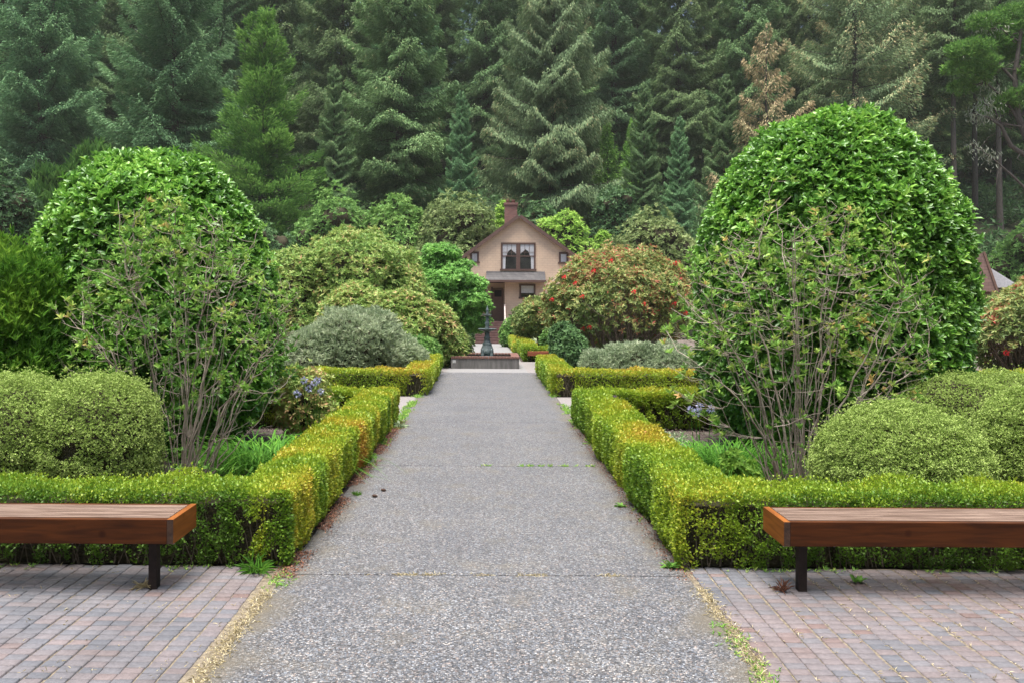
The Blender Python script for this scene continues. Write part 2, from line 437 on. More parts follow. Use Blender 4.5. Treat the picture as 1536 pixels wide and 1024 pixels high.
M_cedar_shade = wood_mat('varnished cedar', (.028, .008, .0025), (.092, .027, .006))  # darker copy of the cedar: shade on the bench front put into the colour
M_cedar_lit = wood_mat('lit cedar end', (.15, .047, .010), (.29, .10, .022), ax='y')  # brighter copy of the cedar: sky light on the ends put into the colour
M_wood_grey = wood_mat('weathered slats', (.10, .062, .045), (.27, .195, .155), False, .6)
M_endgrain = noise_mat('end grain', [(.3, (.03, .017, .012)), (.7, (.075, .04, .025))], 30, .7, .3)
M_leg = noise_mat('dark leg', [(.3, (.018, .013, .012)), (.7, (.04, .028, .025))], 12, .6, .2, spec=.15)
M_red_wood = wood_mat('red bench wood', (.20, .06, .03), (.36, .13, .07), False, .6)
M_zinc = noise_mat('zinc bolt', [(.3, (.4, .4, .4)), (.7, (.6, .6, .58))], 20, .4, 0)

# ------------------------------------------------------------------ ground, path, paving
ys = np.unique(np.concatenate([np.linspace(-60, 60, 61), np.linspace(60, 90, 31), np.linspace(90, 420, 34)]))
xs = np.unique(np.concatenate([np.linspace(-400, -30, 24), np.linspace(-30, 30, 31), np.linspace(30, 400, 24)]))
gx, gy = np.meshgrid(xs, ys)
gzz = gz(np.minimum(gy, 190)) - .03
far = np.clip((gy - 62) / 30, 0, 1)
gzz += far * noise(np.stack([gx.ravel(), gy.ravel(), 0 * gx.ravel()], -1), .02, 3, 2).reshape(gx.shape) * 1.2
nx = len(xs)
i = np.arange(len(ys) - 1)[:, None] * nx; j = np.arange(nx - 1)[None]
F = np.stack([i + j, i + j + 1, i + nx + j + 1, i + nx + j], -1)
near = (gy[:-1, :-1] < 60)
g = link('ground', mesh_np('ground', np.stack([gx, gy, gzz], -1).reshape(-1, 3), F[near].reshape(-1, 4), smooth=True), M_soil)
tag(g, kind='structure')
g = link('hillside', mesh_np('hillside', np.stack([gx, gy, gzz], -1).reshape(-1, 3), F[~near].reshape(-1, 4), smooth=True), M_hill)
tag(g, kind='structure')

PH = 1.405
m = MB()
joints = [-3.0, 2.0, 5.8, 9.7, 13.3, 16.6, 19.5, 22.9]
for a, c in zip(joints, joints[1:]):
    m.box(-PH, PH, a + .006, c - .006, -.08, .012, .004)
tag(m.build('path', M_path), kind='structure')
V = []
for y in np.linspace(22.9, 52.2, 12):
    for x in (-1.12, 1.12): V.append((x, y, float(gz(y)) + .010))
F = [(2 * k, 2 * k + 1, 2 * k + 3, 2 * k + 2) for k in range(11)]
tag(link('far_path', mesh_np('far_path', V, np.array(F)), noise_mat('far aggregate', [(.3, (.16, .158, .158)), (.7, (.25, .245, .245))], 60, .8, .3, 3)), kind='structure')
m = MB()
for (x0, x1, y0, y1) in ((-16, -PH - .01, 13.45, 16.95), (PH + .01, 16, 13.45, 16.95), (-9, -PH - .01, 22.3, 27.2), (PH + .01, 9, 22.3, 27.2), (-PH - .01, PH + .01, 22.91, 27.2)):
    z = .004
    m.box(x0, x1, y0, y1, -.05, z)
tag(m.build('gravel_path', M_gravel), kind='structure')

BW, BD = .113, .0695
def bricks(x0, x1, y0, y1, name):
    nxb, nyb = int((x1 - x0) / BW), int((y1 - y0) / BD)
    cx, cy = np.meshgrid(x0 + (np.arange(nxb) + .5) * BW, y0 + (np.arange(nyb) + .5) * BD)
    cx = cx.ravel(); cy = cy.ravel(); n = len(cx)
    col_shift = (np.arange(n) % nxb)
    cy = cy + np.sin(col_shift * 1.7) * .006 + np.cos(col_shift * .23) * .012
    cx = cx + .006 * np.sin(cy * 3.1 + col_shift) + rng.normal(0, .0015, n)
    hx = BW / 2 - .0042 - rng.random(n) * .002; hy = BD / 2 - .0014 - rng.random(n) * .0012
    zt = .0095 + rng.normal(0, .0012, n) + .004 * noise(np.stack([cx, cy, cx * 0], -1), .35, 9)
    tx = rng.normal(0, .012, n); ty = rng.normal(0, .015, n)
    base = np.array([(-1, -1), (1, -1), (1, 1), (-1, 1)], float)
    rot = rng.normal(0, .012, n)
    rings = []
    for ins, dz in ((0, -.05), (0, -.004), (.0035, 0)):
        ox = base[None, :, 0] * (hx[:, None] - ins); oy = base[None, :, 1] * (hy[:, None] - ins)
        px = cx[:, None] + ox - oy * rot[:, None]; py = cy[:, None] + oy + ox * rot[:, None]
        pz = zt[:, None] + dz + ox * tx[:, None] + oy * ty[:, None]
        rings.append(np.stack([px, py, pz], -1))
    V = np.concatenate(rings, 1).reshape(-1, 3)
    f = [(0, 1, 5, 4), (1, 2, 6, 5), (2, 3, 7, 6), (3, 0, 4, 7), (4, 5, 9, 8), (5, 6, 10, 9), (6, 7, 11, 10), (7, 4, 8, 11), (8, 9, 10, 11)]
    F = (np.array(f)[None] + (np.arange(n) * 12)[:, None, None]).reshape(-1, 4)
    t = np.clip(.42 + .2 * noise(np.stack([cx, cy, cx * 0], -1), .5, 4) + rng.normal(0, .22, n), 0, 1)
    return tag(link(name, mesh_np(name, V, F, np.repeat(t, 12)), M_brick), kind='structure')
tag(MB().box(-6.6, -PH - .003, 1.1, 6.02, -.06, -.001).build('joint_sand', M_sand := noise_mat('joint sand', [(.3, (.09, .075, .055)), (.7, (.26, .22, .16))], 30, .95, .6)), kind='structure')
tag(MB().box(PH + .003, 6.6, 1.1, 6.02, -.06, -.001).build('joint_sand', M_sand), kind='structure')
bricks(-6.5, -PH - .05, 1.2, 6.0, 'brick_paving')
bricks(PH + .05, 6.5, 1.2, 6.0, 'brick_paving')

# ------------------------------------------------------------------ benches
def bench(name, label, xa, xb, yf, yb, h, ah, mats, legx, detail=True, group=None, th=.042):
    t = thing(name, label, 'bench', ((xa + xb) / 2, (yf + yb) / 2, 0), 0, group)
    ox, oy = (xa + xb) / 2, (yf + yb) / 2
    w, d = (xb - xa) / 2, (yb - yf) / 2
    wood, wend, slat, endg, leg = mats
    MB().box(-w + th + .001, w - th - .001, -d + .002, -d + th, h - ah, h - .004, .003).build('apron', wood, t)
    MB().box(-w + th + .001, w - th - .001, d - th, d - .002, h - ah, h - .004, .003).build('apron', wood, t)
    for s in (-1, 1):
        e = MB().box(s * (w - th), s * w, -d + .002, d, h - ah, h - .003, .002).build('end_board', wend, t)
        g_ = MB().box(s * (w - th + .001), s * (w - .001), -d, -d + .0018, h - ah + .001, h - .005).build('end_grain', endg, e)
    m = MB()
    n = 9 if detail else 5
    sw = (2 * d - 2 * th) / n
    for k in range(n):
        y = -d + th + k * sw
        m.box(-w + th + .003, w - th - .003, y + .006, y + sw - .006, h - .028, h + random.uniform(-.001, .001), .003)
    m.build('seat_slats', slat, t)
    for x in np.linspace(-w + .3, w - .3, 4): MB().box(x - .03, x + .03, -d + th + .002, d - th - .002, h - .10, h - .030).build('crossbar', leg, t)
    for lx in legx:
        for ly in (-d + .15,):
            lg = MB().box(lx - ox - .028, lx - ox + .028, ly - .032, ly + .032, 0.0, h - .1005, .004).build('leg', leg, t)
    if detail:
        for bx in np.linspace(-w + .02, w - .02, 10):
            MB().lathe((bx, -d + .05, h - ah - .012), [(.009, 0), (.011, .004), (.011, .0119)], 8).build('bolt', M_zinc, t)
    return t
BM = (M_cedar_shade, M_cedar_lit, M_wood_grey, M_endgrain, M_leg)
bench('garden_bench', 'backless varnished wooden bench on the brick paving before the orange tinged hedge', -5.0, -2.02, 5.38, 5.81, .50, .163, BM, (-2.2, -4.7))
bench('garden_bench', 'backless varnished wooden bench on the brick paving before the hedge with rounded golden shrubs', 1.93, 4.9, 5.40, 5.81, .50, .163, BM, (2.1, 4.6))
BR = (M_red_wood, M_red_wood, M_red_wood, M_red_wood, M_leg)
d = 27.4
bench('garden_bench', 'small reddish bench far off beside the fountain basin, below the orange tinted rhododendron', X(622, d), X(661, d), d, d + .5, Z(526, d), .14, BR, (X(627, d), X(656, d)), False)
bench('garden_bench', 'small reddish bench far off beside the fountain basin, half behind a green bush', X(792, d), X(836, d), d, d + .5, Z(526.5, d), .14, BR, (X(797, d), X(830, d)), False)

# ------------------------------------------------------------------ hedges
def hedge(label, boxes, h, dens, tonef, z0=0.0, stems=True, lscale=1.0, sparse_front=0.0, group='clipped box hedges edging the beds', shoots=0):
    """boxes: (x0,x1,y0,y1) joined into one hedge"""
    t = thing('box_hedge', label, 'hedge', (0, 0, 0), 0, group)
    PP, NN, TP = [], [], []
    for (x0, x1, y0, y1) in boxes:
        for face in ('top', 'x0', 'x1', 'y0', 'y1'):
            a = {'top': (x1 - x0) * (y1 - y0), 'x0': (y1 - y0) * h, 'x1': (y1 - y0) * h, 'y0': (x1 - x0) * h, 'y1': (x1 - x0) * h}[face]
            dm = min(max((y0 + y1) / 2, y0 + 1.5), 30)
            n = int(a * dens)
            if face == 'y1': n //= 3
            u, v = rng.random(n), rng.random(n)
            if face == 'top':
                P = np.stack([x0 + u * (x1 - x0), y0 + v * (y1 - y0), np.full(n, h)], -1); N = np.array([0, 0, 1.])
            elif face[0] == 'x':
                P = np.stack([np.full(n, x0 if face == 'x0' else x1), y0 + u * (y1 - y0), v * h], -1); N = np.array([-1. if face == 'x0' else 1., 0, 0])
            else:
                P = np.stack([x0 + u * (x1 - x0), np.full(n, y0 if face == 'y0' else y1), v * h], -1); N = np.array([0, -1. if face == 'y0' else 1., 0])
            keep = np.ones(n, bool)
            # rounded shoulders
            e = np.minimum.reduce([P[:, 0] - x0, x1 - P[:, 0], P[:, 1] - y0, y1 - P[:, 1]])
            if face == 'top':
                P[:, 2] -= np.clip(.05 - e, 0, .05) ** 2 * 14
            else:
                q = np.clip(P[:, 2] - (h - .06), 0, .06)
                P -= N * (q ** 2 * 10)[:, None]
                P -= N * (np.clip(.16 - P[:, 2], 0, .16) * .35)[:, None]
            bulge = .022 * noise(P * np.array([1, 1, .45]), 1.9, 21) + .016 * noise(P, 5, 22) + (.012 if face == 'top' else .02) * noise(P * np.array([1, 1, .1]), .8, 23)
            dep = rng.random(n) ** 2.2 * .10
            P = P + N * (bulge - dep)[:, None]
            if face == 'y0' and sparse_front:
                keep &= (noise(P, 4.0, 31, 2) + rng.normal(0, .25, n)) > (sparse_front - .9 + (h - P[:, 2]) / h * .5)
            for bx in boxes:
                if bx == (x0, x1, y0, y1): continue
                ins = (P[:, 0] > bx[0] + .03) & (P[:, 0] < bx[1] - .03) & (P[:, 1] > bx[2] + .03) & (P[:, 1] < bx[3] - .03) & (P[:, 2] < h - .06)
                if face == 'top': ins |= (P[:, 0] > bx[0]) & (P[:, 0] < bx[1]) & (P[:, 1] > bx[2]) & (P[:, 1] < bx[3]) & (boxes.index(bx) < boxes.index((x0, x1, y0, y1)))
                keep &= ~ins
            P = P[keep]
            if len(P) == 0: continue
            PP.append(P); NN.append(np.broadcast_to(N, P.shape)); TP.append(np.full(len(P), face == 'top'))
    P = np.concatenate(PP); N = np.concatenate(NN); TP = np.concatenate(TP)
    n = len(P)
    D = unit(N * .6 + np.array([0, 0, .55]) + rng.normal(0, .55, (n, 3)))
    U = N * .6 + np.array([0, 0, .5]) + rng.normal(0, .5, (n, 3))
    sc = lscale * (.58 + np.clip(P[:, 1], 0, 30) / 15)
    L = .023 * sc * rng.uniform(.7, 1.35, n)
    if shoots:
        sh = (rng.random(n) < shoots) & TP & (noise(P, 6, 77) > .1)
        P = P + sh[:, None] * np.array([0, 0, 1.]) * rng.random((n, 1)) * .05
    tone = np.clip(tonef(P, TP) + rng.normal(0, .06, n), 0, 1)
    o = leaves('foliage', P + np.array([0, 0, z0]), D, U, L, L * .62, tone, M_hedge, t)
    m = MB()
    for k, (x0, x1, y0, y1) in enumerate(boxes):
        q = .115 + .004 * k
        m.box(x0 + q, x1 - q, y0 + q, y1 - q, z0, z0 + h - q)  # solid dark core; darkness inside the hedge put into its colour
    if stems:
        m.build('dark_twig_core', M_twig_shade, t)
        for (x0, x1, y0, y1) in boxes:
            tb = Tubes()
            for x in np.arange(x0 + .08, x1, .085) if (x1 - x0) > (y1 - y0) else ():
                for _ in range(2):
                    bx = x + random.uniform(-.04, .04)
                    p0 = np.array([bx, y0 + .10, z0]); p2 = p0 + np.array([random.uniform(-.14, .14), random.uniform(-.07, -.02), h * random.uniform(.6, .95)])
                    mid = (p0 + p2) / 2 + np.array([random.uniform(-.04, .04), .0, 0])
                    tb.add([p0, mid, p2], .005, .002, 4)
            if tb.n: tb.build('branches', M_twig, t)
    else:
        m.build('dark_twig_core', M_twig_shade, t)
    return t

HW = .47
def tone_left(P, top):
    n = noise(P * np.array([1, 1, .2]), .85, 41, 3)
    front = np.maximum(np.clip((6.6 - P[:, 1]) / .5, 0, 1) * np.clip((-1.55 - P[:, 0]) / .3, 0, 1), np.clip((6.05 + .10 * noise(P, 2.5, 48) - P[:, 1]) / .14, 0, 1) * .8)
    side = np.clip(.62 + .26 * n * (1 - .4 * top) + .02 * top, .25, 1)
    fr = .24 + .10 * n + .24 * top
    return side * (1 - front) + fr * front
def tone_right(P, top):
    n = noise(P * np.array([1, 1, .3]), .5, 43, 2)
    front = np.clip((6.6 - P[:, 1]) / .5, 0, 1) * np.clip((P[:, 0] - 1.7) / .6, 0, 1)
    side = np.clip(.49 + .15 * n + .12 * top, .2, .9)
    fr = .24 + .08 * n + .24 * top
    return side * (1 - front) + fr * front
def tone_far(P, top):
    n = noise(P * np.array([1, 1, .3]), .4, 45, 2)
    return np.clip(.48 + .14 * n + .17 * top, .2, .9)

XE = 1.40
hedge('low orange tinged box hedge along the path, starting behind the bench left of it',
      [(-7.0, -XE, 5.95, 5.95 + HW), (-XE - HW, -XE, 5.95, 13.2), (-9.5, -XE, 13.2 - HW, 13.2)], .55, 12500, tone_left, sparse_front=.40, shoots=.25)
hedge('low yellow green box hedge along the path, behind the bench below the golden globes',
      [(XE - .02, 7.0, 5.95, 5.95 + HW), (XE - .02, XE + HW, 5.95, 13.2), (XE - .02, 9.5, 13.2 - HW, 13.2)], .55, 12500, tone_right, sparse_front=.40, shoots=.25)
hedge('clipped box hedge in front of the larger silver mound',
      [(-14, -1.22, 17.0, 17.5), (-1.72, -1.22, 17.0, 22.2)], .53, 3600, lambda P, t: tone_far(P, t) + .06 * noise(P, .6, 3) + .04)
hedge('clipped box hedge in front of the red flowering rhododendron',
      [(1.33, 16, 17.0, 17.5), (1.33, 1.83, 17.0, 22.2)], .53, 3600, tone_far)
zf = -.25
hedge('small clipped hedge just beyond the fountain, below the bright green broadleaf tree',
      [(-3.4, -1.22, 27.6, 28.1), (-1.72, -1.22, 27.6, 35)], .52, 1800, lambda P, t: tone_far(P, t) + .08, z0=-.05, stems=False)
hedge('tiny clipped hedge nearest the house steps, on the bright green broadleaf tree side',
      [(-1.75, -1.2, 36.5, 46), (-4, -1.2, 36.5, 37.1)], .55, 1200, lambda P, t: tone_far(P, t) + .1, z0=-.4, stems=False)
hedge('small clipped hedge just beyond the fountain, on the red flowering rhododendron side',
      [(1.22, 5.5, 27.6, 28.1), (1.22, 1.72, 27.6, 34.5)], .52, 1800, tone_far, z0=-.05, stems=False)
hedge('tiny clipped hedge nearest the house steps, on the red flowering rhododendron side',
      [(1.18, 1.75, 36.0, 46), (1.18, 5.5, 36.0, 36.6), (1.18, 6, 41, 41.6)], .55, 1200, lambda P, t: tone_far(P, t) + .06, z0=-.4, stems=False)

# ------------------------------------------------------------------ shrubs and trees of the garden
def shrub(name, label, cat, lobes, mat, n, k, L, asp=.4, depth=.25, bump=.06, bfreq=.8, lo=35, hi=80, tpl='dia', gap=None, up=.3,
          seed=0, core=.72, tonef=None, tone=(.5, .18), group=None, zmin=.03, pw=2.0, jit=.35, stems=None, leafname='foliage', trunk=None, tmass=.16):
    c0 = np.array(lobes)[:, :2].mean(0)
    zb = float(gz(c0[1])) if zmin < .5 else 0
    t = thing(name, label, cat, (c0[0], c0[1], zb), 0, group)
    off = np.array([c0[0], c0[1], zb])
    lob = [tuple(np.array(l[:3]) - off) + tuple(l[3:]) for l in lobes]
    P, N = lobes_shell(lob, n, depth, bump, bfreq, seed, zmin, gap, pw)
    O = unit(N + np.array([0, 0, up]) + rng.normal(0, .25, N.shape))
    Pl, D, U = rosettes(P, O, k, lo, hi, jit)
    nl = len(Pl)
    Ls = L * rng.uniform(.7, 1.25, nl)
    tn = tone[0] + tmass * noise(Pl, bfreq * 1.1, seed + 9, 2) + rng.normal(0, tone[1], nl) + np.repeat(rng.normal(0, .07, len(P)), k)
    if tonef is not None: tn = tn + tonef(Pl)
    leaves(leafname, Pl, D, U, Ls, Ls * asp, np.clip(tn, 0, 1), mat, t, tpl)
    if core: core_mesh(lob, core, t, M_twig_shade)
    if trunk:
        tb = Tubes()
        for s in range(trunk[0]):
            a = random.uniform(0, 6.28); top = np.array(lob[s % len(lob)][:3]) + rng.normal(0, .3, 3) * np.array(lob[s % len(lob)][3:6])
            b0 = np.array([math.cos(a), math.sin(a), 0]) * trunk[1] * 1.2
            mid = (b0 * .8 + top * .45); mid[2] = top[2] * .45
            tb.add([b0, mid, top], trunk[1], trunk[1] * .35, 6)
        tb.build('trunk', M_bark, t)
    return t

d = 11.0
# two clipped laurel domes
shrub('laurel_dome', 'tall rounded glossy laurel dome with a lower, narrower top, behind the leggy grey stemmed azalea', 'shrub',
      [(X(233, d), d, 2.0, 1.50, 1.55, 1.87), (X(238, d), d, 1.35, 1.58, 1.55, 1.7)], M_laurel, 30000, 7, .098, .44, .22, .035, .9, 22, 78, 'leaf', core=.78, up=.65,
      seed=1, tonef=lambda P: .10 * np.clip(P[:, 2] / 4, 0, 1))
shrub('laurel_dome', 'tallest glossy green laurel dome, broad and egg shaped, towering over the golden globes', 'shrub',
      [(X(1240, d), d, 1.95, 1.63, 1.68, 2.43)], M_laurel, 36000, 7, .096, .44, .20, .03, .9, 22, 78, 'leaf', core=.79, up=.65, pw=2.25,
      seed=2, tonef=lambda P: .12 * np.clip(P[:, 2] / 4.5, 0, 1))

# golden globes
def globe(label, lobes, n, seed, pw=2.1, gap=None):
    return shrub('golden_globe_shrub', label, 'shrub', lobes, M_globe, int(n * 3.6), 5, .019, .38, .17, .045, 4.5, 12, 60, seed=seed, core=.87, up=.9,
                 tone=(.60, .07), pw=pw, tmass=.10, gap=gap, group='clipped golden globe shrubs', jit=.5)
d = 7.7
globe('big lumpy clipped golden shrub behind the bench, with dark hollows in its front',
      [(X(150, d), d, .55, .50, .62, .68), (X(20, d), d - .05, .52, .62, .66, .70), (X(-120, d), d, .5, .6, .7, .68)], 34000, 11, 2.6, (2.6, -1.0))
globe('smooth round clipped golden globe in front of the others, beside the azalea stems', [(X(1350, 7.4), 7.4, .40, .735, .72, .63)], 22000, 12)
globe('clipped golden globe at the right edge of the photo, touching the frontmost globe', [(X(1562, 7.8), 7.8, .45, .60, .6, .70)], 17000, 13)
globe('clipped golden globe partly hidden behind two others, at the foot of the tall laurel dome', [(X(1437, 9.3), 9.3, .45, .78, .6, .70), (X(1505, 9.4), 9.4, .45, .62, .6, .72)], 17000, 14)

# feathery dark shrub at the left edge
d = 9.6
t = thing('feathery_shrub', 'dark green feathery needled shrub at the left edge of the photo', 'shrub', (X(15, d), d, 0))
lob = [(0, 0, 1.25, .92, .9, 1.25), (-.9, .2, 1.2, 1.0, .9, 1.3)]
P, N = lobes_shell(lob, 26000, .5, .12, 1.1, 61, .05, None, 2.0, .25)
O = unit(N * .5 + np.array([0.05, 0, 1.0]) + rng.normal(0, .22, N.shape))
Pl, D, U = rosettes(P, O, 9, 10, 42, .45)
Ls = .105 * rng.uniform(.5, 1.4, len(Pl))
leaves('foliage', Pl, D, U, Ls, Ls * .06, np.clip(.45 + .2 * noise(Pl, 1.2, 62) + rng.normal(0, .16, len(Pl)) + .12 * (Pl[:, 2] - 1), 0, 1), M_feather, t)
core_mesh(lob, .62, t, M_twig_shade)

# leggy azaleas: fans of grey stems ending in leaf rosettes
def leggy(label, cx, d, seed, w, top, n0=15, lean=0, tone=.45):
    g_ = np.random.default_rng(seed)
    t = thing('azalea_shrub', label, 'shrub', (cx, d, 0), 0, 'leggy azaleas with bare grey stems')
    tb = Tubes(); nodes = []
    def poly(p0, p3, curve, m, wob):
        p0 = np.array(p0); p3 = np.array(p3)
        s = np.linspace(0, 1, m)[:, None]
        c = p0 * (1 - s) + p3 * s
        c += curve * np.sin(s * math.pi) + g_.normal(0, wob, (m, 3)) * np.sin(s * math.pi)
        return c
    def env(u):
        a = g_.uniform(-1, 1); b = g_.uniform(-1, 1)
        return a, b
    for k in range(n0):
        a = -1 + 2 * (k + .5) / n0 + g_.normal(0, .08); b = g_.uniform(-.8, .8)
        hgt = top * (1 - .42 * abs(a) ** 1.8) * g_.uniform(.72, .98)
        p0 = (a * .22 + g_.normal(0, .05), b * .2, 0); p3 = (a * w * .85 + lean, b * w * .5, hgt)
        c = poly(p0, p3, np.array([-a * .12, 0, .10]), 12, .022)
        tb.add(c, .0135 * g_.uniform(.6, 1.25), .004, 6); nodes.append(c[3:])
        for _ in range(3):
            p0 = (a * .26 + g_.normal(0, .09), b * .22 + g_.normal(0, .06), 0)
            e = c[g_.integers(6, 11)] + g_.normal(0, .16, 3)
            c2 = poly(p0, e, np.array([a * .05, 0, 0]), 9, .022)
            tb.add(c2, .008 * g_.uniform(.5, 1.2), .0028, 5); nodes.append(c2[5:])
    tips = []
    for _ in range(9):
        a = g_.normal(0, .35); p3 = np.array([a * w, g_.normal(0, .25) * w, top * g_.uniform(.98, 1.10) * (1 - .3 * abs(a) ** 1.9)])
        allp = np.concatenate(nodes); p0 = allp[np.argmin(np.linalg.norm(allp - (p3 - [0, 0, .6]), axis=1))]
        c = poly(p0, p3, np.array([0, 0, 0]), 8, .02); tb.add(c, .0065, .003, 5); nodes.append(c[3:])
        for q in c[4:]: tips.append((q + g_.normal(0, .03, 3), unit(g_.normal(0, .5, 3) + np.array([0, 0, 1.]))))
    for lev, (cnt, rad) in enumerate(((150, .0052), (760, .0026))):
        allp = np.concatenate(nodes); new = []
        for _ in range(cnt):
            a = g_.uniform(-1, 1); b = g_.uniform(-1, 1)
            if a * a + b * b > 1: continue
            r = math.sqrt(a * a + b * b)
            zz = top * (.20 + .80 * g_.random() ** .55) * (1 - .35 * abs(a) ** 1.9) * (1 + g_.normal(0, .05))
            f = .30 + .70 * min(1, zz / (top * .32))
            p3 = np.array([a * w * f + lean * zz / top, b * w * .62 * f, zz])
            dd = np.linalg.norm(allp - p3, axis=1) + np.where(allp[:, 2] < p3[2] - .05, 0, 1.5)
            p0 = allp[np.argmin(dd)]
            c = poly(p0, p3, np.array([0, 0, -.06 * np.linalg.norm(p3 - p0)]), 6, .012)
            tb.add(c, rad, rad * .5, 4); new.append(c[2:]); tips.append((c[-1], unit(c[-1] - c[-3])))
            if lev == 1 and g_.random() < .8: tips.append((c[3] + g_.normal(0, .015, 3), unit(c[-1] - c[2] + g_.normal(0, .08, 3))))
        nodes = nodes + new
    # fine side twigs with their own rosettes
    tips = [x for x in tips if g_.random() < .30]
    T = np.array([x[0] for x in tips]); Dv = np.array([x[1] for x in tips])
    ex = T + g_.normal(0, .06, T.shape); ed = unit(Dv + g_.normal(0, .4, T.shape))
    for q, r0 in zip(ex, T): tb.add([r0, (q + r0) / 2 + g_.normal(0, .008, 3), q], .0022, .0014, 3)
    T = np.concatenate([T, ex]); Dv = np.concatenate([Dv, ed])
    tb.build('branches', M_twig_pale, t)
    O = unit(Dv + np.array([0, 0, .8]))
    Pl, D, U = rosettes(T, O, 9, 18, 62, .35)
    Ls = .066 * rng.uniform(.6, 1.3, len(Pl))
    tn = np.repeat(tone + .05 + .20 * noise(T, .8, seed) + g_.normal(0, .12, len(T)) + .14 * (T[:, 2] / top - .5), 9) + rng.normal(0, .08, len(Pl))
    leaves('foliage', Pl, D, U, Ls, Ls * .36, np.clip(tn, 0, 1), M_azalea, t, 'leaf')
    # suckers round the foot
    P = np.stack([g_.normal(0, .35, 60), g_.normal(-.05, .25, 60), np.abs(g_.normal(.15, .2, 60)) + .05], -1)
    Pl, D, U = rosettes(P, np.tile([0, 0, 1.], (60, 1)) + g_.normal(0, .3, (60, 3)), 7, 30, 80)
    Ls = .06 * rng.uniform(.6, 1.3, len(Pl))
    leaves('sucker_leaves', Pl, D, U, Ls, Ls * .36, np.clip(.3 + rng.normal(0, .1, len(Pl)), 0, 1), M_azalea, t, 'leaf')
    return t
leggy('leggy azalea with bare pale stems and sparse green rosettes, before the lower laurel dome', X(270, 8.6), 8.6, 71, 1.30, 2.80, 13, tone=.36)
leggy('leggy azalea with bare stems and bronze tinged rosettes, before the tallest laurel dome', X(1200, 8.6), 8.6, 83, 1.44, 2.86, 13, tone=.50)

# grey mounds
d = 19.6
shrub('silver_mound', 'large rounded silver grey shrub behind the clipped hedge, below the rhododendrons', 'shrub',
      [(X(535, d), d, .55, 1.25, 1.1, 1.22), (X(478, d), d - .3, .45, .75, .8, .9), (X(592, d), d + .1, .35, .75, .7, .85)], M_grey, 13000, 6, .13, .16, .25, .10, 1.0, 10, 50, seed=21, up=.9, core=.75, tone=(.55, .18))
shrub('silver_mound', 'low wide silver grey shrub at the foot of the red flowering rhododendron', 'shrub',
      [(X(950, d), d + .4, .2, .75, .7, .78), (X(1010, d), d + .4, .2, .7, .7, .72), (X(900, d), d + .3, .15, .5, .6, .6)], M_grey, 8000, 6, .11, .16, .25, .12, 1.2, 10, 55, seed=22, up=.8, core=.75, tone=(.48, .18))

# rhododendrons
d = 28.5
shrub('rhododendron', 'big mounded rhododendron with yellow olive leaves, the larger one above the silver mound', 'shrub',
      [(X(530, d), d, 2.3, 2.1, 1.8, 2.1), (X(455, d), d - .5, 1.9, 1.5, 1.5, 1.9), (X(590, d), d + .2, 2.0, 1.2, 1.3, 1.9)], M_rhodo_y, 10500, 7, .145, .36, .35, .10, .7, 35, 85, seed=31, core=.7, up=.7, gap=(.9, -1.0), tone=(.52, .17))
d = 24.5
shrub('rhododendron', 'rhododendron with orange tinted leaves between the silver mound and the bright green tree', 'shrub',
      [(X(600, d), d, 1.15, 1.25, 1.1, 1.15), (X(655, d), d + .5, .8, .8, .9, 1.0), (X(530, d), d + .6, 1.3, 1.1, 1.0, 1.15)], M_rhodo_y, 8500, 7, .125, .36, .35, .12, .8, 35, 85, seed=32, core=.68, up=.7, gap=(1.0, -.95), tone=(.60, .2))
d = 31
shrub('broadleaf_tree', 'bright green broadleaf tree in front of the house porch, left of the steps', 'tree',
      [(X(px_, d), d + dy_, z_, r_, r_ * .95, r_ * .42) for px_, dy_, z_, r_ in ((664, 0, 3.75, .7), (655, .4, 3.35, .95), (680, -.1, 3.2, .75), (640, .2, 2.8, 1.0), (675, -.6, 2.75, 1.0), (702, -.2, 2.6, .72), (655, -.5, 2.15, 1.1), (695, -.6, 2.05, .95), (716, -.1, 1.75, .62), (640, .2, 1.6, 1.0), (680, -.4, 1.45, 1.0), (708, 0, 1.15, .7), (665, .2, 1.0, .9), (650, .5, 3.9, .5))],
      M_dog, 8200, 7, .135, .46, .55, .16, 1.1, 40, 92, seed=33, core=None, up=1.0, gap=(1.0, -.8), trunk=(5, .07), tone=(.52, .17))
d = 25.5
shrub('garden_bush', 'rounded green bush in front of the orange tinted rhododendron, beside the little bench', 'shrub',
      [(X(632, 23), 23.0, .35, .55, .5, .6)], M_bush_g, 1500, 7, .11, .4, .3, .1, 1, seed=34, core=.7)

